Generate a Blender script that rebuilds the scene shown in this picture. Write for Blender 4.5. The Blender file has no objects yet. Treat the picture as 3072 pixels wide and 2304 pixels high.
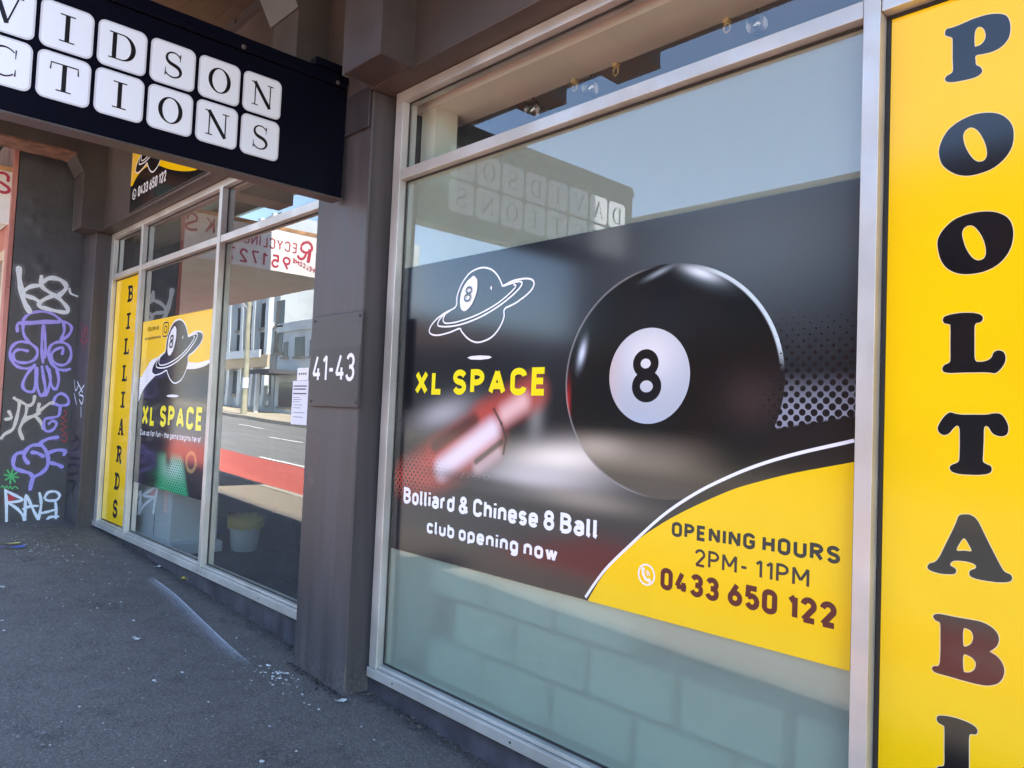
import bpy, math, random
from math import sin, cos, pi, radians
from mathutils import Matrix, Vector
from mathutils.geometry import tessellate_polygon

random.seed(7)
sc = bpy.context.scene
ZO = 1.68                      # eye height: heights below are given from eye level and lifted by this

# ------------------------------------------------------------------ camera
cam_d = bpy.data.cameras.new('camera')
cam = bpy.data.objects.new('camera', cam_d)
sc.collection.objects.link(cam)
sc.camera = cam
cam_d.sensor_width = 36.0
cam_d.lens = 2258.46 / 3072 * 36.0
cam_d.clip_start = 0.05
cam_d.clip_end = 1500
def aim(yaw, pitch, roll):
    f = Vector((sin(yaw) * cos(pitch), cos(yaw) * cos(pitch), sin(pitch)))
    r = Vector((cos(yaw), -sin(yaw), 0))
    u = r.cross(f)
    r2 = cos(roll) * r + sin(roll) * u
    u2 = -sin(roll) * r + cos(roll) * u
    m = Matrix((r2, u2, -f)).transposed().to_4x4()
    m.translation = Vector((0, -2.4, ZO))
    return m
cam.matrix_world = aim(radians(-46.6814), radians(2.6072), radians(2.3719))

# ------------------------------------------------------------------ light
SUN_EL, SUN_ROT = 56.0, 88.5
w = bpy.data.worlds.new('World')
sc.world = w
w.use_nodes = True
wn = w.node_tree
bgn = wn.nodes['Background']
sky = wn.nodes.new('ShaderNodeTexSky')
sky.sky_type = 'NISHITA'
sky.sun_disc = False
sky.sun_elevation = radians(SUN_EL)
sky.sun_rotation = radians(SUN_ROT)
sky.air_density = 1.0
sky.dust_density = 0.25
sky.ozone_density = 2.0
wn.links.new(sky.outputs[0], bgn.inputs[0])
bgn.inputs[1].default_value = 0.15
sl = bpy.data.lights.new('sun', 'SUN')
sl.energy = 4.6
sl.angle = radians(0.53)
sl.color = (1.0, 0.965, 0.91)
so = bpy.data.objects.new('sun', sl)
sc.collection.objects.link(so)
so.rotation_euler = (0, radians(90 - SUN_EL), radians(90 - SUN_ROT))
so.location = (10, 0, 20)

vs = sc.view_settings
vs.view_transform = 'Standard'
vs.look = 'None'
vs.exposure = 2.72
vs.gamma = 1.0
vs.use_curve_mapping = False
sc.cycles.max_bounces = 10
sc.cycles.diffuse_bounces = 5
sc.cycles.glossy_bounces = 5
sc.cycles.transparent_max_bounces = 16
sc.cycles.transmission_bounces = 6
sc.cycles.caustics_reflective = False
sc.cycles.caustics_refractive = True
sc.cycles.sample_clamp_indirect = 6.0
sc.cycles.use_denoising = True

# ------------------------------------------------------------------ traced outlines (metres, facade or wall plane)
D_POOL = [('P',[(-0.735,1.1935),(-0.7304,1.2026),(-0.714,1.2021),(-0.6908,1.2044),(-0.659,1.2086),(-0.6234,1.2074),(-0.5971,1.1997),(-0.5798,1.1882),(-0.5711,1.1688),(-0.5688,1.1451),(-0.5728,1.1212),(-0.5875,1.1034),(-0.609,1.0953),(-0.6331,1.0956),(-0.6532,1.0971),(-0.6539,1.0817),(-0.652,1.0697),(-0.6416,1.0596),(-0.637,1.0479),(-0.6414,1.0389),(-0.6569,1.0333),(-0.6841,1.0338),(-0.7118,1.037),(-0.7282,1.0435),(-0.7331,1.0524),(-0.7285,1.0606),(-0.7168,1.065),(-0.7123,1.0741),(-0.7137,1.109),(-0.7143,1.157),(-0.7159,1.1708),(-0.7254,1.1784),(-0.7335,1.1849)],[[(-0.6571,1.1635),(-0.6519,1.1773),(-0.643,1.1783),(-0.634,1.1683),(-0.6294,1.1512),(-0.6314,1.1364),(-0.6401,1.1264),(-0.6513,1.124),(-0.6567,1.1279)]]),('O',[(-0.7466,0.8373),(-0.74,0.8675),(-0.7239,0.8952),(-0.6963,0.9143),(-0.6601,0.9245),(-0.6246,0.9221),(-0.5941,0.9102),(-0.5727,0.8894),(-0.5606,0.8638),(-0.5582,0.8333),(-0.5634,0.8046),(-0.58,0.7785),(-0.6055,0.759),(-0.6359,0.7504),(-0.667,0.7492),(-0.6943,0.7575),(-0.7199,0.776),(-0.739,0.8012)],[[(-0.6829,0.8692),(-0.6777,0.8835),(-0.6642,0.8893),(-0.6484,0.8786),(-0.6348,0.8547),(-0.6244,0.8241),(-0.6224,0.7982),(-0.6297,0.7856),(-0.6429,0.785),(-0.6563,0.7957),(-0.6701,0.8195),(-0.6795,0.845)]]),('O',[(-0.7467,0.5643),(-0.7398,0.5901),(-0.7234,0.6116),(-0.7,0.629),(-0.6676,0.6378),(-0.6358,0.6391),(-0.6046,0.6337),(-0.5782,0.619),(-0.563,0.5987),(-0.5563,0.5674),(-0.5602,0.5328),(-0.5728,0.5042),(-0.5942,0.4816),(-0.6249,0.4673),(-0.6609,0.4637),(-0.6932,0.4699),(-0.7217,0.489),(-0.7389,0.5204)],[[(-0.682,0.5787),(-0.6786,0.5966),(-0.6671,0.6042),(-0.6534,0.6005),(-0.6396,0.5827),(-0.6281,0.5578),(-0.622,0.5312),(-0.6231,0.5108),(-0.6319,0.5016),(-0.6454,0.5023),(-0.6592,0.5154),(-0.6733,0.5434)]]),('L',[(-0.7291,0.3362),(-0.7245,0.3464),(-0.7057,0.3519),(-0.6778,0.3541),(-0.6504,0.3515),(-0.6324,0.3451),(-0.6269,0.3345),(-0.6322,0.3246),(-0.6433,0.3218),(-0.6473,0.3128),(-0.6474,0.282),(-0.6469,0.2461),(-0.6457,0.2205),(-0.6376,0.2126),(-0.6176,0.2146),(-0.6046,0.2243),(-0.6003,0.2368),(-0.5896,0.2429),(-0.5766,0.2384),(-0.5713,0.2233),(-0.5741,0.2059),(-0.5847,0.1887),(-0.5954,0.1799),(-0.6085,0.1816),(-0.6305,0.1829),(-0.6757,0.1826),(-0.7081,0.1821),(-0.7247,0.186),(-0.7281,0.1966),(-0.7226,0.2059),(-0.7109,0.2119),(-0.7077,0.2223),(-0.7083,0.2641),(-0.709,0.3165),(-0.7124,0.323),(-0.7242,0.3269)],[]),('T',[(-0.7381,0.0235),(-0.7321,0.0394),(-0.7205,0.058),(-0.7066,0.0688),(-0.6926,0.0655),(-0.6742,0.0633),(-0.647,0.064),(-0.616,0.0648),(-0.5985,0.0687),(-0.5834,0.0681),(-0.5726,0.057),(-0.564,0.0375),(-0.5638,0.0178),(-0.5721,0.0076),(-0.5871,0.0069),(-0.6001,0.0138),(-0.609,0.0284),(-0.6156,0.0332),(-0.6208,0.0254),(-0.6213,-0.0072),(-0.6222,-0.0424),(-0.6224,-0.065),(-0.6144,-0.0719),(-0.6035,-0.0771),(-0.6012,-0.0883),(-0.6076,-0.0973),(-0.6273,-0.1029),(-0.654,-0.1051),(-0.6812,-0.1048),(-0.6997,-0.0996),(-0.7054,-0.0888),(-0.6999,-0.0806),(-0.6885,-0.0747),(-0.6817,-0.0665),(-0.6806,-0.0409),(-0.6806,-0.0051),(-0.6819,0.0231),(-0.6875,0.0316),(-0.6967,0.0241),(-0.7081,0.0091),(-0.7221,0.0033),(-0.7341,0.0106)],[]),('A',[(-0.7593,-0.3772),(-0.7532,-0.3679),(-0.7413,-0.3622),(-0.7296,-0.3474),(-0.7137,-0.3089),(-0.6956,-0.2653),(-0.6858,-0.2384),(-0.68,-0.2224),(-0.6664,-0.2167),(-0.6483,-0.2175),(-0.6325,-0.2317),(-0.6145,-0.2692),(-0.5922,-0.3154),(-0.5748,-0.3493),(-0.5662,-0.36),(-0.5535,-0.3651),(-0.5501,-0.3741),(-0.5554,-0.3834),(-0.5743,-0.3893),(-0.6001,-0.3916),(-0.6307,-0.3912),(-0.6485,-0.387),(-0.6522,-0.3776),(-0.6487,-0.3695),(-0.6377,-0.3626),(-0.6364,-0.3549),(-0.6467,-0.3491),(-0.667,-0.3474),(-0.6899,-0.3502),(-0.699,-0.3578),(-0.6989,-0.3654),(-0.6873,-0.3711),(-0.6849,-0.3783),(-0.6894,-0.3867),(-0.7055,-0.3906),(-0.7266,-0.3922),(-0.7481,-0.3893),(-0.7577,-0.3842)],[[(-0.6847,-0.3198),(-0.6768,-0.2983),(-0.6678,-0.2843),(-0.661,-0.2884),(-0.6518,-0.3047),(-0.648,-0.3167),(-0.6651,-0.3178)]]),('B',[(-0.7424,-0.5173),(-0.7368,-0.5094),(-0.7203,-0.5059),(-0.6832,-0.506),(-0.6471,-0.5051),(-0.6206,-0.5056),(-0.5987,-0.513),(-0.5836,-0.5266),(-0.5792,-0.5426),(-0.5832,-0.5606),(-0.5938,-0.5744),(-0.6002,-0.5808),(-0.5851,-0.5877),(-0.5722,-0.6014),(-0.5657,-0.6213),(-0.5697,-0.6441),(-0.5822,-0.662),(-0.6035,-0.6729),(-0.6274,-0.6762),(-0.6629,-0.6762),(-0.6994,-0.6747),(-0.7321,-0.6735),(-0.7416,-0.6684),(-0.7427,-0.661),(-0.737,-0.6559),(-0.7267,-0.6517),(-0.7232,-0.638),(-0.7222,-0.6022),(-0.7228,-0.5616),(-0.7236,-0.5362),(-0.727,-0.5293),(-0.7365,-0.5263)],[[(-0.6647,-0.5355),(-0.6535,-0.5329),(-0.6445,-0.5383),(-0.6407,-0.5523),(-0.6441,-0.568),(-0.6529,-0.5776),(-0.6641,-0.5793)],[(-0.6638,-0.6067),(-0.6503,-0.6053),(-0.6392,-0.6113),(-0.6333,-0.6222),(-0.6366,-0.6378),(-0.6454,-0.6476),(-0.6565,-0.6516),(-0.6633,-0.6474)]])]
D_LOGO = {'outer': [(-2.9826,0.5554),(-2.9742,0.6088),(-2.9422,0.6674),(-2.8864,0.715),(-2.8296,0.7312),(-2.7731,0.7321),(-2.7166,0.7144),(-2.671,0.6799),(-2.6419,0.6404),(-2.6305,0.6284),(-2.5637,0.6445),(-2.4829,0.6466),(-2.438,0.6369),(-2.4223,0.6179),(-2.4354,0.5915),(-2.4781,0.5641),(-2.5469,0.5349),(-2.613,0.5152),(-2.6158,0.4759),(-2.6445,0.4274),(-2.6957,0.3867),(-2.7605,0.3678),(-2.8167,0.3667),(-2.8758,0.3882),(-2.9254,0.4249),(-2.9444,0.4413),(-3.0223,0.4264),(-3.1093,0.417),(-3.1676,0.4224),(-3.1951,0.4399),(-3.1841,0.4673),(-3.1411,0.5005),(-3.0671,0.5308)],'ring1': [(-2.6304,0.6262),(-2.5733,0.6334),(-2.5225,0.6374),(-2.5018,0.6282),(-2.5156,0.6063),(-2.5697,0.5724),(-2.6616,0.5298),(-2.7797,0.491),(-2.9045,0.4655),(-3.0122,0.4569),(-3.1063,0.4626),(-3.1241,0.4795),(-3.0971,0.5093),(-3.0423,0.5329),(-2.9824,0.5531)],'ring2': [(-3.0663,0.519),(-3.08,0.5003),(-3.0736,0.4826),(-3.0443,0.4744),(-2.9529,0.4778),(-2.8143,0.5009),(-2.6837,0.5389),(-2.5909,0.5814),(-2.5415,0.6159),(-2.5575,0.6261)],'spot': [(-2.8505,0.6996),(-2.8289,0.686),(-2.8198,0.67),(-2.822,0.6176),(-2.8526,0.5601),(-2.8972,0.5296),(-2.9331,0.5362),(-2.9478,0.5757),(-2.9395,0.6287),(-2.9069,0.6714),(-2.8731,0.6907)],'star': [(-2.7149,0.6369),(-2.7065,0.625),(-2.7135,0.614),(-2.7219,0.6266)],'shadow': [(-2.8738,0.2917),(-2.8465,0.2984),(-2.7784,0.2999),(-2.7116,0.2956),(-2.6895,0.2891),(-2.7107,0.2817),(-2.7769,0.2785),(-2.8454,0.2819)]}
D_LOGO8 = [(-2.8796,0.6496),(-2.886,0.572),(-2.9208,0.6155),(-2.8444,0.6084)]
D_SWOOSH = [(-2.0551,-0.7318),(-1.9968,-0.6508),(-1.9332,-0.5752),(-1.8249,-0.4727),(-1.6789,-0.3424),(-1.5415,-0.247),(-1.4124,-0.1774),(-1.2912,-0.1233),(-1.15,-0.0745),(-0.972,-0.025)]
D_YEDGE = [(-2.0343,-0.7302),(-1.9722,-0.6334),(-1.9016,-0.5477),(-1.8247,-0.4789),(-1.7501,-0.4187),(-1.6078,-0.3279),(-1.4108,-0.2265),(-1.2896,-0.1806),(-1.1758,-0.144),(-1.0688,-0.1158),(-0.9731,-0.0916)]
D_BOX_xl = [(-3.3004,0.1063),(-3.3105,0.234),(-2.3106,0.1064),(-2.3175,0.2334)]
D_BOX_boll = [(-3.3551,-0.4803),(-3.362,-0.396),(-1.9917,-0.4792),(-1.9959,-0.3906)]
D_BOX_club = [(-3.1379,-0.6116),(-3.1438,-0.5348),(-2.2092,-0.6079),(-2.2127,-0.5412)]
D_BOX_open = [(-1.6385,-0.4152),(-1.6405,-0.3617),(-1.0085,-0.4151),(-1.0098,-0.3579)]
D_BOX_pm = [(-1.5357,-0.5096),(-1.5379,-0.4463),(-1.106,-0.5053),(-1.1075,-0.442)]
D_BOX_tel = [(-1.6805,-0.6194),(-1.6836,-0.5396),(-1.0167,-0.6176),(-1.0186,-0.5325)]
D_BOX_icon = [(-1.7891,-0.5848),(-1.705,-0.5746),(-1.7492,-0.5337),(-1.7442,-0.6194)]
D_BOX_fxl = [(-7.6858,-0.2157),(-7.7243,-0.0166),(-6.1783,-0.2024),(-6.2078,-0.0118)]
D_BOX_fcue = [(-7.717,-0.3087),(-7.7269,-0.2577),(-6.2074,-0.3009),(-6.2159,-0.2463)]
D_BOX_ffollow = [(-7.6945,0.6995),(-7.7012,0.735),(-7.3727,0.687),(-7.3794,0.7236)]
D_BOX_fat = [(-7.7541,0.6088),(-7.7598,0.6385),(-7.3104,0.6104),(-7.3155,0.6387)]
D_FCURVE = [(-7.8932,0.0042),(-7.7725,0.1227),(-7.6133,0.2037),(-7.3927,0.2811),(-7.1423,0.3104),(-6.8408,0.3091),(-6.5575,0.3048),(-6.347,0.3259),(-6.2242,0.363),(-6.1538,0.3956)]
D_FCURVE2 = [(-7.8671,0.2409),(-7.74,0.3214),(-7.616,0.4001),(-7.4208,0.4345),(-7.1677,0.4544),(-6.8545,0.3904),(-6.5659,0.3566),(-6.3534,0.3664),(-6.252,0.3787),(-6.1545,0.4006)]
D_BILL = [(-8.3208,1.1167),(-8.3335,0.8333),(-8.3604,0.5731),(-8.3691,0.2972),(-8.3722,0.0258),(-8.3887,-0.2531),(-8.3951,-0.5313),(-8.3866,-0.8076),(-8.3881,-1.0837)]
D_PB = {'corner': [(-7.7887,1.8137),(-5.5771,1.7876),(-7.8082,2.4838)],'tel': [(-7.5957,1.9552),(-7.6136,2.0461),(-6.8269,1.9269),(-6.843,2.0182)],'yel': [(-7.8082,2.4838),(-7.7683,2.0849),(-7.6348,2.1542),(-7.4042,2.1841),(-7.1282,2.147),(-6.7722,2.0324),(-6.4851,1.9536),(-6.2193,1.8996),(-6.0422,1.8818),(-5.8904,1.8753)],'logo': [(-7.6889,2.1815),(-7.0878,2.2817),(-7.4416,2.3806),(-7.3013,2.1231)]}
D_GRAF = [('white',0.05,[(-0.7885,1.3779),(-0.7787,1.2757),(-0.7528,1.1498),(-0.72,1.0332),(-0.6661,0.9362)]),('white',0.04,[(-0.5773,1.3253),(-0.5672,1.2213),(-0.4875,1.1625),(-0.4078,1.1206),(-0.3417,1.0584),(-0.3028,1.0008),(-0.3204,0.9672),(-0.4142,0.9686),(-0.5226,0.9855),(-0.5725,0.9965),(-0.5786,1.0351),(-0.5287,1.086),(-0.4401,1.1427)]),('white',0.04,[(-0.5752,1.2288),(-0.6565,1.2077),(-0.7132,1.1644),(-0.7367,1.1262),(-0.7017,1.0966),(-0.6339,1.08),(-0.5717,1.0448)]),('white',0.045,[(-0.5554,1.2759),(-0.497,1.3205),(-0.4201,1.3238),(-0.3556,1.2892),(-0.3363,1.2293),(-0.394,1.1493)]),('white',0.02,[(-0.3011,1.2346),(-0.2861,1.1828),(-0.221,1.1606)]),('violet',0.028,[(-0.7154,0.8346),(-0.6819,0.8907),(-0.6173,0.9294),(-0.5506,0.9466),(-0.4742,0.9432),(-0.4107,0.9112),(-0.3532,0.8604)]),('violet',0.028,[(-0.7626,0.7084),(-0.7662,0.7682),(-0.7426,0.8011),(-0.6332,0.8227),(-0.5142,0.8456),(-0.4075,0.8583),(-0.3296,0.8587),(-0.273,0.834),(-0.2545,0.7912),(-0.2744,0.7262),(-0.3259,0.6671),(-0.3553,0.6374)]),('violet',0.028,[(-0.7421,0.7926),(-0.6322,0.8054),(-0.5131,0.8282),(-0.3759,0.8488)]),('violet',0.028,[(-0.7065,0.8097),(-0.7133,0.7397),(-0.6898,0.6558),(-0.6341,0.5921),(-0.5791,0.5451),(-0.5642,0.4854),(-0.5866,0.4225),(-0.6511,0.3824),(-0.7318,0.3802),(-0.7733,0.4068),(-0.7836,0.4573),(-0.761,0.5022),(-0.718,0.5148),(-0.6587,0.5073)]),('violet',0.028,[(-0.6418,0.5957),(-0.7232,0.6005),(-0.7796,0.5691),(-0.8119,0.5061),(-0.8072,0.4296),(-0.7744,0.3638),(-0.7211,0.3251),(-0.6546,0.3172),(-0.6037,0.3341)]),('violet',0.028,[(-0.3366,0.8445),(-0.324,0.7655),(-0.3425,0.6832),(-0.3548,0.6286)]),('violet',0.028,[(-0.4575,0.539),(-0.4378,0.5938),(-0.3783,0.6307),(-0.3157,0.628),(-0.2663,0.5926),(-0.2418,0.5142),(-0.2566,0.4323),(-0.3088,0.3834),(-0.3713,0.3874),(-0.4201,0.4276),(-0.4314,0.4884),(-0.3963,0.5447),(-0.328,0.5733),(-0.3279,0.5065)]),('violet',0.028,[(-0.4575,0.539),(-0.4571,0.4686),(-0.4256,0.3919),(-0.3604,0.335),(-0.2897,0.327),(-0.2434,0.3438)]),('violet',0.028,[(-0.5263,0.7958),(-0.5292,0.6551),(-0.5251,0.524),(-0.5058,0.3942)]),('violet',0.028,[(-0.522,0.7875),(-0.5028,0.6578),(-0.4911,0.5271),(-0.4939,0.4478)]),('violet',0.028,[(-0.5821,0.3617),(-0.6456,0.2594),(-0.68,0.1439),(-0.6487,0.0811),(-0.5789,0.0768),(-0.5634,0.1673),(-0.5662,0.3303)]),('violet',0.028,[(-0.5592,0.3308),(-0.5484,0.1519),(-0.5061,0.0366),(-0.4668,0.0911),(-0.4889,0.2212),(-0.5138,0.3506)]),('violet',0.028,[(-0.4685,0.3542),(-0.4249,0.2254),(-0.4506,0.0592),(-0.4991,0.037)]),('violet',0.028,[(-0.3743,0.3449),(-0.3446,0.2141),(-0.3676,0.1132),(-0.4137,0.1601),(-0.4451,0.323)]),('violet',0.028,[(-0.3864,-0.0531),(-0.3626,0.0307),(-0.3065,0.0667),(-0.2449,0.0198),(-0.2408,-0.0468),(-0.3131,-0.0665),(-0.3576,-0.0518)]),('violet',0.028,[(-0.3131,-0.0665),(-0.3211,-0.1747),(-0.3919,-0.2017),(-0.448,-0.2198),(-0.4573,-0.3019),(-0.4259,-0.3504),(-0.3695,-0.3329),(-0.3374,-0.2662),(-0.3755,-0.2342),(-0.4094,-0.268)]),('violet',0.036,[(-0.3212,-0.4146),(-0.4066,-0.4321),(-0.4748,-0.4819),(-0.4283,-0.547),(-0.3938,-0.6453),(-0.4021,-0.7435),(-0.4551,-0.8078),(-0.5225,-0.855),(-0.5431,-0.9755)]),('violet',0.036,[(-0.4738,-0.4982),(-0.5576,-0.5067),(-0.6096,-0.5634),(-0.6196,-0.6278),(-0.5811,-0.6925)]),('violet',0.036,[(-0.6225,-0.5795),(-0.69,-0.5954),(-0.7133,-0.6592),(-0.7017,-0.7391),(-0.6241,-0.7803),(-0.5534,-0.8058),(-0.5225,-0.855)]),('violet',0.036,[(-0.3834,-0.5797),(-0.3127,-0.555),(-0.2392,-0.5633),(-0.244,-0.6048)]),('violet',0.036,[(-0.3621,-0.6948),(-0.3032,-0.7119),(-0.258,-0.7373)]),('violet',0.036,[(-0.5462,-0.5796),(-0.4966,-0.5878),(-0.4451,-0.6205)]),('cream',0.03,[(-0.5615,0.0208),(-0.5715,-0.0448),(-0.6113,-0.0789),(-0.6684,-0.0491),(-0.7249,-0.0195),(-0.7462,-0.0045)]),('cream',0.03,[(-0.6957,-0.0503),(-0.7035,-0.147),(-0.723,-0.2758),(-0.7462,-0.3403),(-0.8105,-0.3892),(-0.8348,-0.4291)]),('cream',0.03,[(-0.6251,-0.0795),(-0.6331,-0.1768),(-0.6557,-0.2581),(-0.6782,-0.339),(-0.645,-0.4349)]),('cream',0.03,[(-0.7847,-0.1499),(-0.7607,-0.213),(-0.8067,-0.2303)]),('cream',0.03,[(-0.5145,-0.0586),(-0.5237,-0.1405),(-0.4833,-0.1063),(-0.4156,-0.0461),(-0.3802,-0.0363)]),('cream',0.03,[(-0.6173,-0.2086),(-0.5487,-0.1902),(-0.4886,-0.2536),(-0.4634,-0.3184)]),('cream',0.03,[(-0.6557,-0.2581),(-0.5896,-0.2077),(-0.5086,-0.1563)]),('pale_blue',0.026,[(-0.7682,-0.9767),(-0.7504,-1.1039),(-0.7374,-1.3181)]),('pale_blue',0.026,[(-0.761,-0.9848),(-0.6769,-1.0357),(-0.6057,-1.0826),(-0.6728,-1.1035),(-0.7538,-1.1038)]),('pale_blue',0.026,[(-0.7331,-1.1127),(-0.6551,-1.1721),(-0.5958,-1.2472),(-0.5704,-1.3248)]),('pale_blue',0.026,[(-0.5706,-1.3208),(-0.5774,-1.152),(-0.5773,-1.0396),(-0.5342,-1.122),(-0.4938,-1.2127),(-0.4461,-1.3045)]),('pale_blue',0.026,[(-0.5928,-1.1833),(-0.532,-1.1583),(-0.4621,-1.1577)]),('pale_blue',0.026,[(-0.4527,-1.0202),(-0.4336,-1.1023),(-0.4323,-1.1836),(-0.4466,-1.2963)]),('pale_blue',0.026,[(-0.443,-1.2398),(-0.3728,-1.2274),(-0.2949,-1.2071)]),('pale_blue',0.026,[(-0.4036,-1.071),(-0.3713,-1.0152),(-0.2996,-1.0096),(-0.2607,-1.0523),(-0.2869,-1.1006),(-0.3587,-1.1056),(-0.3881,-1.0921)]),('pale_blue',0.026,[(-0.2968,-1.1166),(-0.284,-1.2077),(-0.2812,-1.3146)]),('pale_blue',0.026,[(-0.3673,-1.3175),(-0.3406,-1.2864),(-0.2614,-1.2829)]),('red',0.07,[(-0.7329,-1.0612),(-0.7126,-1.062)]),('green',0.018,[(-0.7232,-0.831),(-0.661,-0.8471)]),('green',0.018,[(-0.7232,-0.831),(-0.685,-0.8931)]),('green',0.018,[(-0.7232,-0.831),(-0.7312,-0.9025)]),('green',0.018,[(-0.7232,-0.831),(-0.7724,-0.8702)]),('green',0.018,[(-0.7232,-0.831),(-0.7848,-0.8152)]),('green',0.018,[(-0.7232,-0.831),(-0.7612,-0.7694)]),('green',0.018,[(-0.7232,-0.831),(-0.7152,-0.7595)]),('green',0.018,[(-0.7232,-0.831),(-0.6736,-0.7916)]),('green',0.012,[(-0.8101,-0.9458),(-0.791,-0.9307),(-0.7759,-0.9596),(-0.7573,-0.9349),(-0.7423,-0.9607),(-0.7235,-0.9375),(-0.7083,-0.965),(-0.6827,-0.9404),(-0.6568,-0.9636)]),('green',0.012,[(-0.7237,-0.8899),(-0.7277,-0.9136)]),('red',0.008,[(-0.2741,-0.1065),(-0.2485,-0.1639),(-0.2905,-0.1986),(-0.2372,-0.2303),(-0.2894,-0.265),(-0.2405,-0.2971),(-0.2898,-0.3313),(-0.2438,-0.3637)]),('red',0.008,[(-0.2785,-0.3975),(-0.2355,-0.3803),(-0.2378,-0.4635),(-0.2911,-0.4308)])]
D_GRAF2 = [('red',0.012,[(-9.27,0.8576),(-9.2641,0.7684),(-9.1881,0.6583),(-9.2515,0.6525)]),('red',0.012,[(-9.1604,0.8065),(-9.059,0.6522),(-8.9327,0.6463)]),('red',0.012,[(-9.1709,0.7191),(-9.0296,0.7899),(-8.9882,0.6835)]),('red',0.012,[(-9.1934,0.6145),(-9.0845,0.6273),(-9.1271,0.5416)]),('pale_blue',0.018,[(-9.414,0.2229),(-9.3211,0.1059),(-9.2141,0.1718)]),('pale_blue',0.018,[(-9.2841,0.2053),(-9.0427,0.0901)]),('pale_blue',0.018,[(-9.0014,0.1629),(-9.1892,0.0733)]),('pale_blue',0.018,[(-9.3753,0.0724),(-9.2522,-0.0424)]),('pale_blue',0.018,[(-9.1547,0.0571),(-9.0011,0.0419),(-9.0404,-0.0393),(-9.1424,0.0082)]),('pale_blue',0.018,[(-9.0621,-0.072),(-9.0361,-0.1765)]),('faded_grey',0.03,[(-9.2329,-0.2393),(-9.257,-0.388),(-9.0711,-0.3957)]),('faded_grey',0.03,[(-9.302,-0.4559),(-9.0671,-0.4117),(-9.0728,-0.5088),(-9.2769,-0.5532)]),('faded_grey',0.03,[(-9.3178,-0.638),(-9.0152,-0.6177)]),('faded_grey',0.03,[(-9.422,-0.728),(-9.1181,-0.6893),(-9.0384,-0.7637),(-9.3336,-0.8202)]),('faded_grey',0.03,[(-9.3792,-0.89),(-9.0697,-0.8787),(-9.2301,-0.9745)]),('faded_grey',0.03,[(-9.3367,-1.0506),(-9.1652,-0.9844),(-9.061,-1.1502)])]
D_REC = {'R': [(-2.4632,2.2399),(-2.5082,2.2931),(-2.5849,2.3123),(-2.632,2.2627),(-2.6211,2.1976),(-2.5545,2.1674),(-2.4858,2.1816),(-2.4637,2.231)],'Rl': [(-2.6098,2.2225),(-2.6048,2.1407),(-2.5918,2.0306)],'Rt': [(-2.5545,2.1674),(-2.5384,2.1108),(-2.4926,2.0669),(-2.444,2.0761),(-2.4277,2.1087)],'line1': [(-2.3854,2.2607),(-2.3932,2.1291),(-1.6705,2.2422),(-1.7293,2.1267)],'line2': [(-2.3016,2.0772),(-2.3104,1.929),(-1.5112,2.0518),(-1.598,1.8752)],'well': [(-2.6908,1.8492),(-2.3529,2.0069)]}
D_LINE = [(-6.52,-0.217),(-5.985,-0.23),(-5.287,-0.293),(-4.643,-0.352),(-4.188,-0.375)]
D_SCR = [(-8.086,-0.922),(-8.278,-0.923),(-6.265,-0.008),(-2.905,0.089),(-5.049,-0.776),(-6.836,-0.075),(-6.683,-1.222),(-3.536,-0.218)]

# ------------------------------------------------------------------ helpers
COL = sc.collection
def ground(x):
    return -1.68 - 0.039 * x
def link(o, parent=None):
    COL.objects.link(o)
    if parent is not None:
        o.parent = parent
    return o
def tag(o, label=None, cat=None, group=None, kind=None):
    if label: o['label'] = label
    if cat: o['category'] = cat
    if group: o['group'] = group
    if kind: o['kind'] = kind
    return o
def thing(name, label, cat, loc, group=None):
    o = bpy.data.objects.new(name, None)
    o.empty_display_size = 0.1
    o.location = (loc[0], loc[1], loc[2] + ZO)
    link(o)
    return tag(o, label, cat, group)
def origin(parent):
    v = Vector((0, 0, 0))
    while parent is not None:
        v += parent.location
        parent = parent.parent
    return v
def mk(name, verts, faces, mat, parent=None, smooth=False, bevel=0, mats=None, fm=None):
    off = origin(parent)
    me = bpy.data.meshes.new(name)
    me.from_pydata([(v[0] - off.x, v[1] - off.y, v[2] + ZO - off.z) for v in verts], [], faces)
    for m in (mats or [mat]):
        me.materials.append(m)
    if fm:
        for p, i in zip(me.polygons, fm): p.material_index = i
    if smooth:
        for p in me.polygons: p.use_smooth = True
    me.update()
    o = bpy.data.objects.new(name, me)
    link(o, parent)
    if bevel:
        b = o.modifiers.new('Bevel', 'BEVEL')
        b.width = bevel; b.segments = 2; b.limit_method = 'ANGLE'; b.angle_limit = radians(40)
    return o
BF = [(0, 3, 2, 1), (4, 5, 6, 7), (0, 1, 5, 4), (1, 2, 6, 5), (2, 3, 7, 6), (3, 0, 4, 7)]
def bxv(x0, x1, y0, y1, z0, z1):
    return [(x0, y0, z0), (x1, y0, z0), (x1, y1, z0), (x0, y1, z0), (x0, y0, z1), (x1, y0, z1), (x1, y1, z1), (x0, y1, z1)]
def box(name, x0, x1, y0, y1, z0, z1, mat, parent=None, bevel=0):
    return mk(name, bxv(x0, x1, y0, y1, z0, z1), BF, mat, parent, bevel=bevel)
class MB:
    def __init__(s): s.v = []; s.f = []
    def add(s, v, f):
        n = len(s.v); s.v += list(v); s.f += [tuple(i + n for i in q) for q in f]; return s
    def box(s, *a): return s.add(bxv(*a), BF)
    def build(s, name, mat, parent=None, **k): return mk(name, s.v, s.f, mat, parent, **k)
def prism_x(prof, x0, x1):
    """profile of (y,z) points extruded along x"""
    n = len(prof)
    v = [(x0, y, z) for y, z in prof] + [(x1, y, z) for y, z in prof]
    f = [tuple(range(n)), tuple(range(2 * n - 1, n - 1, -1))] + [(i, (i + 1) % n, n + (i + 1) % n, n + i) for i in range(n)]
    return v, f
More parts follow.
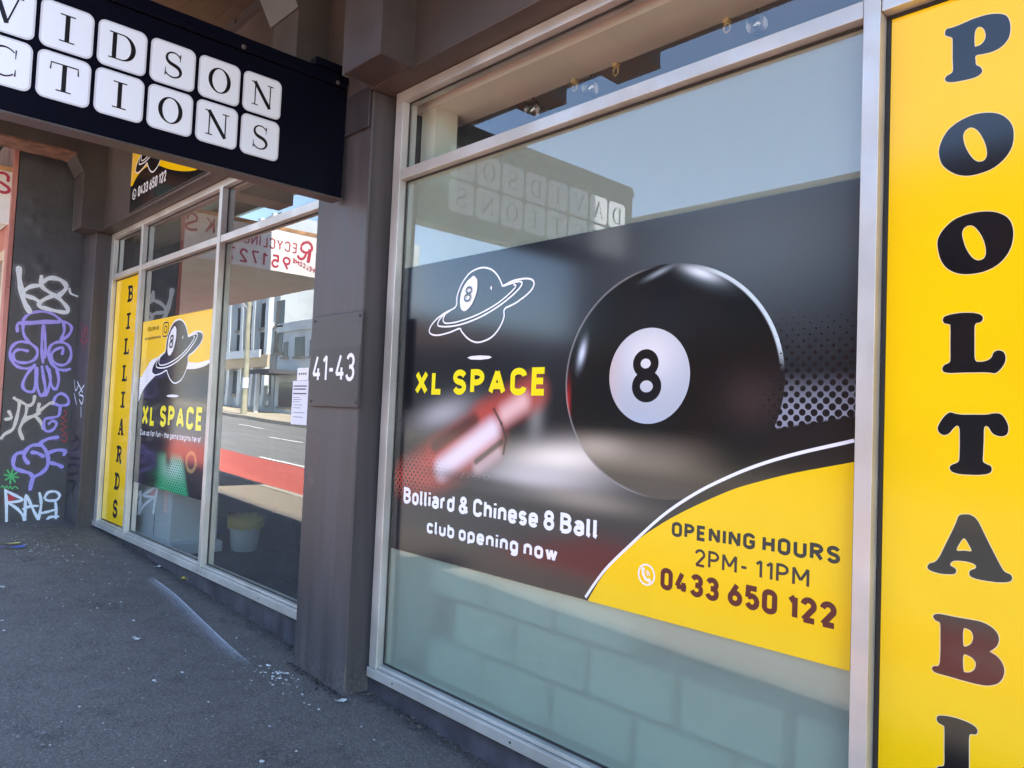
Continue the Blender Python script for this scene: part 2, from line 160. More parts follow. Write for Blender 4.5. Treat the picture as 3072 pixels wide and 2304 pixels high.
def tube(pts, r, n=8, closed_ends=True):
    v = []; f = []
    P = [Vector(p) for p in pts]
    rr = r if isinstance(r, (list, tuple)) else [r] * len(P)
    for i, p in enumerate(P):
        d = (P[min(i + 1, len(P) - 1)] - P[max(i - 1, 0)]).normalized()
        a = d.orthogonal().normalized(); b = d.cross(a)
        for k in range(n):
            t = 2 * pi * k / n
            v.append(tuple(p + (a * cos(t) + b * sin(t)) * rr[i]))
    for i in range(len(P) - 1):
        for k in range(n):
            f.append((i * n + k, i * n + (k + 1) % n, (i + 1) * n + (k + 1) % n, (i + 1) * n + k))
    if closed_ends:
        f.append(tuple(range(n - 1, -1, -1))); f.append(tuple(range((len(P) - 1) * n, len(P) * n)))
    return v, f
def lathe(prof, c, n=20, axis=None):
    """prof of (r,h) about an axis through c"""
    ax = Vector(axis or (0, 0, 1)).normalized(); a = ax.orthogonal().normalized(); b = ax.cross(a); c = Vector(c)
    v = []; f = []
    for r, h in prof:
        for k in range(n):
            t = 2 * pi * k / n
            v.append(tuple(c + ax * h + (a * cos(t) + b * sin(t)) * r))
    for i in range(len(prof) - 1):
        for k in range(n):
            f.append((i * n + k, i * n + (k + 1) % n, (i + 1) * n + (k + 1) % n, (i + 1) * n + k))
    return v, f
# planes that carry print:   F(y) faces the street, W(x) faces along the street
def F(y): return lambda a, b, k=0.0: (a, y - k, b)
def Wp(x): return lambda a, b, k=0.0: (x + k, a, b)
def crom(pts, n=4, closed=True):
    out = []
    m = len(pts)
    rng = range(m) if closed else range(m - 1)
    for i in rng:
        if closed: p0, p1, p2, p3 = pts[i - 1], pts[i], pts[(i + 1) % m], pts[(i + 2) % m]
        else: p0, p1, p2, p3 = pts[max(i - 1, 0)], pts[i], pts[i + 1], pts[min(i + 2, m - 1)]
        for j in range(n):
            t = j / n
            out.append(tuple(0.5 * (2 * p1[c] + (p2[c] - p0[c]) * t + (2 * p0[c] - 5 * p1[c] + 4 * p2[c] - p3[c]) * t * t + (3 * p1[c] - p0[c] - 3 * p2[c] + p3[c]) * t ** 3) for c in (0, 1)))
    if not closed: out.append(tuple(pts[-1]))
    return out
def area(p): return sum(p[i - 1][0] * p[i][1] - p[i][0] * p[i - 1][1] for i in range(len(p)))
def fill(outer, holes=()):
    """flat polygon with holes -> 2D verts, tris (counter-clockwise)"""
    loops = [outer] + list(holes)
    v = [p for l in loops for p in l]
    tris = tessellate_polygon([[Vector((p[0], p[1], 0)) for p in l] for l in loops])
    f = []
    for a, b, c in tris:
        s = (v[b][0] - v[a][0]) * (v[c][1] - v[a][1]) - (v[c][0] - v[a][0]) * (v[b][1] - v[a][1])
        if abs(s) < 1e-12: continue
        f.append((a, b, c) if s > 0 else (a, c, b))
    return v, f
def ribbon(pts, wid, closed=False, caps=False):
    P = [Vector(p) for p in pts]
    if closed and (P[0] - P[-1]).length < 1e-6: P.pop()
    Q = [P[0]]
    ws = [wid] * len(P) if not isinstance(wid, (list, tuple)) else list(wid)
    W2 = [ws[0]]
    for i in range(1, len(P)):
        if (P[i] - Q[-1]).length > 1e-5: Q.append(P[i]); W2.append(ws[i])
    P, ws = Q, W2
    n = len(P); L = []; Rr = []
    for i in range(n):
        if closed: a = (P[i] - P[i - 1]).normalized(); b = (P[(i + 1) % n] - P[i]).normalized()
        else:
            a = (P[i] - P[i - 1]).normalized() if i else (P[1] - P[0]).normalized()
            b = (P[i + 1] - P[i]).normalized() if i < n - 1 else a
        t = a + b
        t = t.normalized() if t.length > 1e-4 else a
        nr = Vector((-t.y, t.x)); k = 1 / max(0.705, nr.dot(Vector((-a.y, a.x))))
        L.append(P[i] + nr * ws[i] / 2 * k); Rr.append(P[i] - nr * ws[i] / 2 * k)
    v = [tuple(p) for p in L] + [tuple(p) for p in Rr]
    f = [(i, n + i, n + (i + 1) % n, (i + 1) % n) for i in range(n if closed else n - 1)]
    if caps and not closed:
        for c, d, r in ((P[0], (P[0] - P[1]).normalized(), ws[0] / 2), (P[-1], (P[-1] - P[-2]).normalized(), ws[-1] / 2)):
            o = len(v); base = math.atan2(d.y, d.x)
            v.append(tuple(c))
            for k in range(9):
                t = base - pi / 2 + pi * k / 8
                v.append((c.x + r * cos(t), c.y + r * sin(t)))
            f += [(o, o + 1 + k, o + 2 + k) for k in range(8)]
    return v, f
class Print:
    """flat print on a plane: strokes and fills, each a hair prouder than the one before"""
    def __init__(s, plane, step=0.00004): s.m = MB(); s.p = plane; s.k = 0.0; s.step = step
    def put(s, v, f, n=0):
        # along a stroke each point rises a hair, so that a stroke crossing itself never shares a plane
        s.m.add([s.p(a, b, s.k + (s.step * .25 * (i % n if n else 0))) for i, (a, b) in enumerate(v)], f); s.k += s.step * (1 + .25 * n)
    def fill(s, o, h=()): s.put(*fill(o, h)); return s
    def stroke(s, pts, wid, closed=False, caps=False):
        if not closed and not caps and not isinstance(wid, (list, tuple)):
            for i in range(1, len(pts) - 1):          # a sharp turn ends one bar of a letter and starts the next
                a = Vector(pts[i]) - Vector(pts[i - 1]); b = Vector(pts[i + 1]) - Vector(pts[i])
                if a.length > 1e-6 and b.length > 1e-6 and a.normalized().dot(b.normalized()) < -.25:
                    s.stroke(pts[:i + 1], wid); s.stroke(pts[i:], wid); return s
        v, f = ribbon(pts, wid, closed, caps); s.put(v, f, 0 if closed else len(pts)); return s
    def build(s, name, mat, parent=None): return s.m.build(name, mat, parent)

# ------------------------------------------------------------------ a narrow upright sans made of strokes
def arc(cx, cy, rx, ry, a0, a1, n=10):
    return [(cx + rx * cos(radians(a0 + (a1 - a0) * i / n)), cy + ry * sin(radians(a0 + (a1 - a0) * i / n))) for i in range(n + 1)]
def stad(x0, x1, y0, y1, r=None):
    r = r or min((x1 - x0) / 2, (y1 - y0) / 2)
    return arc(x1 - r, y1 - r, r, r, 0, 90, 6) + arc(x0 + r, y1 - r, r, r, 90, 180, 6) + arc(x0 + r, y0 + r, r, r, 180, 270, 6) + arc(x1 - r, y0 + r, r, r, 270, 360, 6)
c_ = .46; X_ = .70
GL = {}
def gl(ch, wd, *paths): GL[ch] = (wd, paths)
CL = 'c'
gl('O', c_, (CL, stad(0, c_, 0, 1))); gl('0', .42, (CL, stad(0, .42, 0, 1)))
gl('C', c_, arc(c_/2, 1 - c_/2, c_/2, c_/2, 0, 180) + arc(c_/2, c_/2, c_/2, c_/2, 180, 360))
gl('G', c_, arc(c_/2, 1 - c_/2, c_/2, c_/2, 0, 180) + arc(c_/2, c_/2, c_/2, c_/2, 180, 360) + [(c_, .47), (c_ * .55, .47)])
gl('U', c_, [(0, 1)] + arc(c_/2, c_/2, c_/2, c_/2, 180, 360) + [(c_, 1)])
gl('S', .44, arc(.22, .76, .22, .24, 15, 255) + arc(.22, .25, .22, .25, 80, -165))
gl('P', .43, [(0, 0), (0, 1)] + arc(.43 - .26, .74, .26, .26, 90, -90) + [(0, .48)])
gl('R', .46, [(0, 0), (0, 1)] + arc(.2, .75, .25, .25, 90, -90) + [(0, .5)], [(.2, .5), (.46, 0)])
gl('B', .46, [(0, 0), (0, 1)] + arc(.19, .765, .235, .235, 90, -90) + [(0, .53)], [(0, .53)] + arc(.2, .265, .265, .265, 90, -90) + [(0, 0)])
gl('D', .46, (CL, [(0, 0), (0, 1)] + arc(.2, .74, .26, .26, 90, 0) + arc(.2, .26, .26, .26, 0, -90)))
gl('E', .38, [(.38, 1), (0, 1), (0, 0), (.38, 0)], [(0, .52), (.34, .52)])
gl('F', .36, [(.36, 1), (0, 1), (0, 0)], [(0, .5), (.32, .5)])
gl('H', .46, [(0, 0), (0, 1)], [(.46, 0), (.46, 1)], [(0, .52), (.46, .52)])
gl('I', .0, [(0, 0), (0, 1)]); gl('L', .36, [(0, 1), (0, 0), (.36, 0)])
gl('M', .6, [(0, 0), (0, 1), (.3, .3), (.6, 1), (.6, 0)]); gl('N', .48, [(0, 0), (0, 1), (.48, 0), (.48, 1)])
gl('A', .54, [(0, 0), (.27, 1), (.54, 0)], [(.09, .3), (.45, .3)]); gl('X', .5, [(0, 0), (.5, 1)], [(0, 1), (.5, 0)])
gl('W', .76, [(0, 1), (.19, 0), (.38, .9), (.57, 0), (.76, 1)]); gl('Y', .5, [(0, 1), (.25, .45), (.5, 1)], [(.25, .45), (.25, 0)])
gl('T', .46, [(0, 1), (.46, 1)], [(.23, 1), (.23, 0)]); gl('V', .5, [(0, 1), (.25, 0), (.5, 1)]); gl('K', .46, [(0, 0), (0, 1)], [(.46, 1), (0, .42)], [(.14, .56), (.46, 0)])
gl('1', .2, [(0, .8), (.2, 1), (.2, 0)]); gl('2', .42, arc(.21, .72, .21, .28, 170, -20) + [(.02, .0), (.44, 0)])
gl('3', .42, arc(.2, .755, .2, .245, 160, -90) + [(.14, .51)], [(.16, .53)] + arc(.2, .265, .22, .265, 90, -165)); gl('4', .46, [(.26, 1), (0, .24), (.48, .24)], [(.34, .5), (.34, 0)])
gl('5', .42, [(.4, 1), (.04, 1), (.02, .5)] + arc(.21, .3, .21, .3, 125, -160)); gl('6', .44, [(.3, 1), (.05, .44)], (CL, arc(.22, .29, .22, .29, 0, 360, 20)))
gl('7', .42, [(0, 1), (.42, 1), (.14, 0)]); gl('8', .44, (CL, arc(.22, .77, .19, .23, 0, 360, 18)), (CL, arc(.22, .27, .22, .27, 0, 360, 18)))
gl('9', .44, [(.14, 0), (.4, .56)], (CL, arc(.22, .71, .22, .29, 0, 360, 20)))
gl('-', .24, [(0, .42), (.24, .42)]); gl('!', 0, [(0, 1), (0, .3)], [(0, .1), (0, 0)]); gl('.', 0, [(0, .08), (0, -.02)])
gl('&', .54, [(.54, 0), (.12, .66)], arc(.24, .8, .15, .2, 215, -60, 12), [(.33, .66), (.06, .40)], arc(.21, .23, .21, .23, 130, 310, 12) + [(.5, .44)])
gl('@', .7, (CL, arc(.35, .4, .35, .45, 0, 360, 18)), (CL, arc(.35, .4, .16, .2, 0, 360, 12)))
h_ = .38
gl('a', h_, arc(h_/2, X_ - h_/2, h_/2, h_/2, 160, 0) + [(h_, 0)], (CL, stad(0, h_, 0, .4)))
gl('b', h_, [(0, 1), (0, 0)], (CL, stad(0, h_, 0, X_))); gl('d', h_, [(h_, 1), (h_, 0)], (CL, stad(0, h_, 0, X_)))
gl('p', h_, [(0, X_), (0, -.24)], (CL, stad(0, h_, 0, X_))); gl('g', h_, (CL, stad(0, h_, 0, X_)), [(h_, X_), (h_, -.08)] + arc(h_/2, -.08, h_/2, .17, 0, -150))
gl('c', h_ - .02, arc(h_/2, X_ - h_/2, h_/2, h_/2, 10, 180) + arc(h_/2, h_/2, h_/2, h_/2, 180, 350)); gl('o', h_, (CL, stad(0, h_, 0, X_)))
gl('e', h_, [(0, .34), (h_, .34)] + arc(h_/2, X_ - h_/2, h_/2, h_/2, 0, 180) + arc(h_/2, h_/2, h_/2, h_/2, 180, 340)); gl('u', h_, [(0, X_)] + arc(h_/2, h_/2, h_/2, h_/2, 180, 360) + [(h_, X_)], [(h_, X_), (h_, 0)])
gl('h', h_, [(0, 0), (0, 1)], arc(h_/2, X_ - h_/2, h_/2, h_/2, 180, 0) + [(h_, 0)]); gl('n', h_, [(0, 0), (0, X_)], arc(h_/2, X_ - h_/2, h_/2, h_/2, 180, 0) + [(h_, 0)])
gl('m', .66, [(0, 0), (0, X_)], arc(.165, X_ - .165, .165, .165, 180, 0) + [(.33, 0)], arc(.495, X_ - .165, .165, .165, 180, 0) + [(.66, 0)])
gl('i', 0, [(0, 0), (0, X_)], [(0, .88), (0, 1.02)]); gl('l', .06, [(0, 1), (0, .08), (.1, 0)]); gl('r', .24, [(0, 0), (0, X_)], arc(.2, X_ - .2, .2, .2, 180, 80))
gl('s', .33, arc(.165, X_ - .18, .165, .18, 20, 255) + arc(.165, .18, .165, .18, 80, -160)); gl('t', .24, [(.1, .9), (.1, .12), (.24, 0)], [(0, X_), (.24, X_)])
gl('f', .24, [(.08, 0), (.08, .8)] + arc(.24, .82, .16, .18, 180, 90), [(0, X_), (.24, X_)]); gl('w', .56, [(0, X_), (.14, 0), (.28, X_), (.42, 0), (.56, X_)]); gl('x', .36, [(0, 0), (.36, X_)], [(0, X_), (.36, 0)]); gl('y', .36, [(0, X_), (.18, .05)], [(.36, X_), (.1, -.24)])
def text_paths(s, wt, gap, space=.3):
    x = 0; out = []
    for ch in s:
        if ch == ' ': x += space; continue
        wd, paths = GL[ch]
        for p in paths:
            cl = p[0] == CL
            pts = p[1] if cl else p
            out.append(([(x + wt/2 + px, wt/2 + py * (1 - wt)) for px, py in pts], cl))
        x += wd + wt + gap
    return out, x - gap
def letters(plane, s, x0, x1, zb, cap, mat, parent, wt=.17, gap=.1, space=.3, wx=None):
    """one line of lettering, every letter a piece of its own under the line"""
    e = bpy.data.objects.new('lettering', None); e.empty_display_size = .05
    link(e, parent)
    W = text_paths(s, wt, gap, space)[1]; sx = (x1 - x0) / W; x = 0
    for ch in s:
        if ch == ' ': x += space; continue
        wd, paths = GL[ch]; pr = Print(plane)
        for p in paths:
            cl = p[0] == CL; pts = p[1] if cl else p
            pr.stroke([(x0 + (x + wt / 2 + px) * sx, zb + (wt / 2 + py * (1 - wt)) * cap) for px, py in pts], wt * cap if wx is None else wx, cl)
        pr.build('letter', mat, e)
        x += wd + wt + gap
    return e
def write(pr, s, x0, x1, zb, cap, wt=.17, gap=.1, space=.3, wx=None, lean=0, rise=0):
    """one line of lettering squeezed into x0..x1"""
    paths, W = text_paths(s, wt, gap, space)
    sx = (x1 - x0) / W
    for pts, cl in paths:
        P = [(x0 + (a + lean * b) * sx, zb + b * cap + rise * a / W) for a, b in pts]
        pr.stroke(P, wt * cap if wx is None else wx, cl)
    return pr

# ------------------------------------------------------------------ materials by small node expressions
class NB:
    def __init__(s, name):
        s.m = bpy.data.materials.new(name); s.m.use_nodes = True; s.t = s.m.node_tree
        s.bsdf = s.t.nodes['Principled BSDF']; s.out = s.t.nodes['Material Output']
        g = s.t.nodes.new('ShaderNodeNewGeometry'); s.geo = g; s.P = g.outputs['Position']
        sp = s.t.nodes.new('ShaderNodeSeparateXYZ'); s.t.links.new(s.P, sp.inputs[0])
        s.x, s.y = sp.outputs[0], sp.outputs[1]; s.z = s.op('SUBTRACT', sp.outputs[2], ZO)
    def set(s, sock, v):
        if isinstance(v, bpy.types.NodeSocket): s.t.links.new(v, sock)
        else:
            if hasattr(sock.default_value, '__len__') and len(sock.default_value) == 4 and len(v) == 3: v = (*v, 1)
            sock.default_value = v
    def op(s, o, a, b=0.0, c=None):
        n = s.t.nodes.new('ShaderNodeMath'); n.operation = o
        s.set(n.inputs[0], a); s.set(n.inputs[1], b)
        if c is not None: s.set(n.inputs[2], c)
        return n.outputs[0]
    def add(s, a, b): return s.op('ADD', a, b)
    def sub(s, a, b): return s.op('SUBTRACT', a, b)
    def mul(s, a, b): return s.op('MULTIPLY', a, b)
    def clamp(s, a):
        n = s.t.nodes.new('ShaderNodeClamp'); s.set(n.inputs[0], a); return n.outputs[0]
    def ramp(s, v, a, b, lo=0.0, hi=1.0, smooth=True):
        n = s.t.nodes.new('ShaderNodeMapRange'); n.interpolation_type = 'SMOOTHSTEP' if smooth else 'LINEAR'
        s.set(n.inputs['Value'], v)
        if a > b: a, b, lo, hi = b, a, hi, lo
        s.set(n.inputs['From Min'], a); s.set(n.inputs['From Max'], b); s.set(n.inputs['To Min'], lo); s.set(n.inputs['To Max'], hi)
        return n.outputs['Result']
    def gauss(s, cx, cz, sx, sz, ang=0.0, X=None, Z=None):
        X = X or s.x; Z = Z or s.z
        dx, dz = s.sub(X, cx), s.sub(Z, cz)
        if ang:
            c, q = cos(radians(ang)), sin(radians(ang))
            u = s.add(s.mul(dx, c), s.mul(dz, q)); v = s.sub(s.mul(dz, c), s.mul(dx, q))
        else: u, v = dx, dz
        u, v = s.mul(u, 1 / sx), s.mul(v, 1 / sz)
        return s.op('EXPONENT', s.mul(s.add(s.mul(u, u), s.mul(v, v)), -1.0))
    def seg(s, a, b, r0, r1):
        """soft capsule from a to b: 1 inside r0, fading to 0 at r1"""
        dx, dz = b[0] - a[0], b[1] - a[1]; L2 = dx * dx + dz * dz
        px, pz = s.sub(s.x, a[0]), s.sub(s.z, a[1])
        t = s.clamp(s.mul(s.add(s.mul(px, dx), s.mul(pz, dz)), 1 / L2))
        ex, ez = s.sub(px, s.mul(t, dx)), s.sub(pz, s.mul(t, dz))
        return s.ramp(s.op('SQRT', s.add(s.mul(ex, ex), s.mul(ez, ez))), r1, r0)
    def mix(s, f, a, b):
        n = s.t.nodes.new('ShaderNodeMix'); n.data_type = 'RGBA'
        s.set(n.inputs[0], f); s.set(n.inputs[6], a); s.set(n.inputs[7], b)
        return n.outputs[2]
    def noise(s, scale, detail=4, rough=.55, vec=None, stretch=None):
        n = s.t.nodes.new('ShaderNodeTexNoise'); n.inputs['Scale'].default_value = scale; n.inputs['Detail'].default_value = detail; n.inputs['Roughness'].default_value = rough
        v = vec or s.P
        if stretch:
            mp = s.t.nodes.new('ShaderNodeMapping'); mp.inputs['Scale'].default_value = stretch
            s.t.links.new(v, mp.inputs['Vector']); v = mp.outputs[0]
        s.t.links.new(v, n.inputs['Vector'])
        return n.outputs['Fac']
    def voro(s, scale, feature='F1', vec=None, rnd=1.0, out='Distance'):
        n = s.t.nodes.new('ShaderNodeTexVoronoi'); n.feature = feature; n.inputs['Scale'].default_value = scale; n.inputs['Randomness'].default_value = rnd
        s.t.links.new(vec or s.P, n.inputs['Vector'])
        return n.outputs[out]
    def bump(s, h, strength=.3, dist=.01):
        n = s.t.nodes.new('ShaderNodeBump'); n.inputs['Strength'].default_value = strength; n.inputs['Distance'].default_value = dist
        s.set(n.inputs['Height'], h); s.t.links.new(n.outputs[0], s.bsdf.inputs['Normal']); return n.outputs[0]
    def fin(s, col=None, rough=None, metal=None, spec=None):
        if col is not None: s.set(s.bsdf.inputs['Base Color'], col)
        if rough is not None: s.set(s.bsdf.inputs['Roughness'], rough)
        if metal is not None: s.set(s.bsdf.inputs['Metallic'], metal)
        if spec is not None: s.set(s.bsdf.inputs['Specular IOR Level'], spec)
        return s.m
def paint(name, col, rough=.5, var=.15, scale=3.0, bump=.08, spec=.28, streak=False, dirt=None, chips=None, splash=None):
    b = NB(name)
    n = b.noise(scale, 5, stretch=(3, 3, .25) if streak else None)
    f = b.ramp(n, .3, .7)
    c = b.mix(f, tuple(k * (1 - var) for k in col), tuple(min(1, k * (1 + var)) for k in col))
    if dirt:
        d = b.ramp(b.noise(scale * 2.3, 6, .7), .56, .78)
        c = b.mix(b.mul(d, dirt[3] if len(dirt) > 3 else .6), c, dirt[:3])
    if chips:
        k = b.mul(b.ramp(b.noise(26, 6, .72), .65, .69), b.ramp(b.noise(1.7, 3), .45, .6))
        c = b.mix(k, c, chips)
        sc2 = b.mul(b.ramp(b.noise(14, 4, .7, stretch=(.4, .4, 6)), .68, .74), .5)
        c = b.mix(sc2, c, tuple(q * 2.2 for q in col))
    if splash is not None:          # pale street dust splashed on the foot of the wall
        k = b.mul(b.ramp(b.add(b.z, b.mul(b.noise(9, 5, .7), .5)), splash + .5, splash + .15), b.ramp(b.noise(40, 5, .75), .42, .62))
        c = b.mix(b.mul(k, .6), c, (.17, .155, .14))
    b.fin(c, b.ramp(n, .2, .8, rough - .08, rough + .08), 0, spec)
    if bump: b.bump(b.noise(90, 3), bump, .004)
    return b.m
def satin(name, col, rough=.13, var=0.0, spec=.5):
    b = NB(name)
    c = col
    if var:
        c = b.mix(b.ramp(b.noise(2.0, 3), .3, .7), tuple(k * (1 - var) for k in col), tuple(min(1, k * (1 + var)) for k in col))
    return b.fin(c, rough, 0, spec)
def schlick(b, f0=.045):
    n = b.t.nodes.new('ShaderNodeVectorMath'); n.operation = 'DOT_PRODUCT'
    b.t.links.new(b.geo.outputs['Normal'], n.inputs[0]); b.t.links.new(b.geo.outputs['Incoming'], n.inputs[1])
    c = b.op('ABSOLUTE', n.outputs['Value'])
    f = b.op('MULTIPLY_ADD', b.op('POWER', b.sub(1.0, c), 5.0), 1 - f0, f0)
    return b.op('DIVIDE', b.mul(f, 2.0), b.add(f, 1.0))          # both faces of the pane
def glass_mat(name, tint=(.86, .9, .88), f0=.045):
    b = NB(name)
    tr = b.t.nodes.new('ShaderNodeBsdfTransparent'); tr.inputs[0].default_value = (*tint, 1)
    go = b.t.nodes.new('ShaderNodeBsdfGlossy'); go.inputs['Roughness'].default_value = 0.0; go.inputs[0].default_value = (1, 1, 1, 1)
    bp = b.t.nodes.new('ShaderNodeBump'); bp.inputs['Strength'].default_value = 1.0; bp.inputs['Distance'].default_value = .0006
    b.set(bp.inputs['Height'], b.noise(1.6, 1, .4)); b.t.links.new(bp.outputs[0], go.inputs['Normal'])      # slight waviness of float glass
    # faint dust film on the pane
    df = b.t.nodes.new('ShaderNodeBsdfDiffuse'); df.inputs[0].default_value = (.6, .58, .54, 1)
    mx = b.t.nodes.new('ShaderNodeMixShader'); m2 = b.t.nodes.new('ShaderNodeMixShader')
    b.set(m2.inputs[0], b.ramp(b.noise(4, 6, .7), .45, .9, .015, .06))
    b.t.links.new(tr.outputs[0], m2.inputs[1]); b.t.links.new(df.outputs[0], m2.inputs[2])
    b.set(mx.inputs[0], schlick(b, f0)); b.t.links.new(m2.outputs[0], mx.inputs[1]); b.t.links.new(go.outputs[0], mx.inputs[2])
    b.t.links.new(mx.outputs[0], b.out.inputs[0])
    return b.m
def clear_mat(name):
    b = NB(name)
    tr = b.t.nodes.new('ShaderNodeBsdfTransparent'); tr.inputs[0].default_value = (.97, .985, .975, 1)
    b.t.links.new(tr.outputs[0], b.out.inputs[0]); return b.m
def frost_mat(name):
    b = NB(name)
    df = b.t.nodes.new('ShaderNodeBsdfDiffuse'); df.inputs[0].default_value = (.70, .71, .61, 1)
    tl = b.t.nodes.new('ShaderNodeBsdfTranslucent'); tl.inputs[0].default_value = (.75, .86, .84, 1)
    rf = b.t.nodes.new('ShaderNodeBsdfRefraction'); rf.inputs['IOR'].default_value = 1.06; rf.inputs['Roughness'].default_value = .34; rf.inputs[0].default_value = (.86, .95, .93, 1)
    m1 = b.t.nodes.new('ShaderNodeMixShader'); m1.inputs[0].default_value = .22
    m2 = b.t.nodes.new('ShaderNodeMixShader'); b.set(m2.inputs[0], b.ramp(b.noise(400, 2), .3, .7, .55, .62))
    b.t.links.new(df.outputs[0], m1.inputs[1]); b.t.links.new(tl.outputs[0], m1.inputs[2])
    b.t.links.new(m1.outputs[0], m2.inputs[1]); b.t.links.new(rf.outputs[0], m2.inputs[2])
    b.t.links.new(m2.outputs[0], b.out.inputs[0]); return b.m

# ------------------------------------------------------------------ materials
M = {}
SCUFF = ((-4.97, -.456, .16, .035), (-4.03, -1.515, .16, .05), (-3.95, -1.18, .2, .035), (-5.9, -.75, .25, .07), (-6.6, -1.3, .3, .08), (-3.2, -.75, .2, .07), (-2.6, -.5, .18, .05), (-7.6, -.9, .3, .1), (-5.2, -.2, .5, .05))
def asphalt_path():
    b = NB('path_asphalt')
    wv = b.t.nodes.new('ShaderNodeTexNoise'); wv.inputs['Scale'].default_value = 5; wv.inputs['Detail'].default_value = 6; b.t.links.new(b.P, wv.inputs['Vector'])
    wm = b.t.nodes.new('ShaderNodeVectorMath'); wm.operation = 'MULTIPLY_ADD'; b.t.links.new(wv.outputs['Color'], wm.inputs[0]); wm.inputs[1].default_value = (.35, .35, .35); b.t.links.new(b.P, wm.inputs[2]); warp = wm.outputs[0]
    big = b.noise(.9, 5, .6); mid = b.noise(7, 6, .65); fine = b.noise(260, 3, .6)
    c = b.mix(b.ramp(big, .3, .72), (.098, .089, .080), (.130, .119, .107))
    c = b.mix(b.mul(b.ramp(mid, .48, .75), .45), c, (.068, .062, .058))
    c = b.mix(b.mul(b.ramp(b.noise(2.2, 4), .55, .75), .35), c, (.135, .13, .125))
    c = b.mix(b.mul(b.ramp(fine, .56, .70), .75), c, (.24, .235, .23))
    sp = b.voro(70)
    c = b.mix(b.mul(b.ramp(sp, .20, .08), .7), c, (.30, .30, .30))
    # brown dust gathered by the far pilaster
    du = b.gauss(-8.6, -.55, .75, .3, X=b.x, Z=b.y)
    c = b.mix(b.mul(b.mul(du, .75), b.ramp(mid, .3, .6)), c, (.105, .09, .07))
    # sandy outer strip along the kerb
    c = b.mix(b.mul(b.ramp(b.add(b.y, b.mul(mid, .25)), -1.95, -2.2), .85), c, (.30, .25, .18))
    # worn dark scuffs
    for sx_, sy_, rx_, ry_ in SCUFF:
        c = b.mix(b.mul(b.gauss(sx_, sy_, rx_, ry_, 20, X=b.x, Z=b.y), b.ramp(b.noise(16, 6, .75), .44, .58, 0, .8)), c, (.040, .038, .04))
    # uneven darker line where the path meets the walls
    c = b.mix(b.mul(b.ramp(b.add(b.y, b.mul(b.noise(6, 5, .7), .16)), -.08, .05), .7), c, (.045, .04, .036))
    # thin cracks
    ck = b.voro(.6, 'DISTANCE_TO_EDGE', vec=warp)
    c = b.mix(b.mul(b.mul(b.ramp(ck, .010, .0), b.ramp(b.noise(1.3), .52, .64)), .6), c, (.035, .035, .035))
    gr = b.noise(75, 4, .7)
    cell = b.t.nodes.new('ShaderNodeTexVoronoi'); cell.inputs['Scale'].default_value = 150; b.t.links.new(b.P, cell.inputs['Vector'])
    cs = b.t.nodes.new('ShaderNodeSeparateColor'); b.t.links.new(cell.outputs['Color'], cs.inputs[0])
    c = b.mix(b.mul(b.ramp(cs.outputs[0], .25, .0, smooth=False), .5), c, (.035, .033, .033))
    c = b.mix(b.mul(b.ramp(cs.outputs[1], .84, 1.0, smooth=False), .6), c, (.30, .29, .28))
    c = b.mix(b.mul(b.ramp(gr, .46, .36), .35), c, (.045, .042, .042))
    c = b.mix(b.mul(b.ramp(gr, .58, .70), .4), c, (.21, .20, .19))
    st = b.mul(b.ramp(b.noise(3.1, 6, .75), .60, .68), b.ramp(b.noise(.7, 2), .42, .56))
    c = b.mix(b.mul(st, .55), c, (.045, .042, .042))
    b.fin(c, b.ramp(mid, .3, .7, .62, .8), 0, .3)
    b.bump(b.add(b.mul(fine, 1.0), b.mul(b.noise(38, 3), 1.6)), .55, .012)
    return b.m
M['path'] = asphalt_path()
def road_mat(name, c0, c1, rough=.8):
    b = NB(name)
    c = b.mix(b.ramp(b.noise(1.2, 6, .6, stretch=(.3, 1.5, 1)), .3, .7), c0, c1)
    c = b.mix(b.mul(b.ramp(b.noise(60, 3), .55, .75), .4), c, tuple(min(1, k * 1.6) for k in c1))
    b.fin(c, rough, 0, .3); b.bump(b.noise(120, 2), .3, .006)
    return b.m
M['road'] = road_mat('road_asphalt', (.15, .148, .135), (.195, .19, .172))
M['red_lane'] = road_mat('red_lane_paint', (.34, .075, .055), (.42, .10, .072))
M['line'] = road_mat('road_line', (.6, .58, .53), (.72, .7, .66))
M['concrete'] = road_mat('concrete', (.28, .25, .2), (.38, .34, .28))
M['far_path'] = road_mat('far_path_paving', (.34, .29, .21), (.44, .38, .28))
M['dark'] = paint('charcoal_paint', (.040, .036, .039), .46, .2, 2.2, .06, streak=True, dirt=(.11, .09, .08, .35))
M['brownpaint'] = paint('brown_charcoal_paint', (.070, .056, .050), .45, .22, 1.6, .06, dirt=(.12, .085, .065, .5))
M['steel'] = paint('painted_steel', (.064, .055, .053), .40, .16, 2.5, .04, dirt=(.13, .09, .07, .45))
M['pillar'] = paint('pillar_paint', (.064, .058, .060), .50, .25, 2.5, .09, spec=.35, streak=True, dirt=(.13, .11, .10, .45), splash=-1.52)
M['plinth'] = paint('plinth_paint', (.062, .06, .07), .5, .3, 5, .12, dirt=(.18, .17, .16, .6), chips=(.3, .29, .27))
M['soffit'] = paint('soffit_timber', (.070, .050, .034), .6, .35, 2, .1, dirt=(.04, .03, .025, .5))
M['rust'] = paint('rusty_edge', (.16, .085, .06), .8, .4, 8, .3, dirt=(.32, .2, .14, .5))
M['plate'] = paint('number_plate_paint', (.05, .046, .047), .42, .1, 3, .03)
M['white'] = satin('white_vinyl', (.80, .80, .80), .2)
M['bwhite'] = satin('white_print', (.82, .82, .84), .13)
M['yellow'] = satin('yellow_print', (.88, .56, .002), .14, .03, spec=.32)
M['ytext'] = satin('yellow_lettering', (.86, .74, .0), .14)
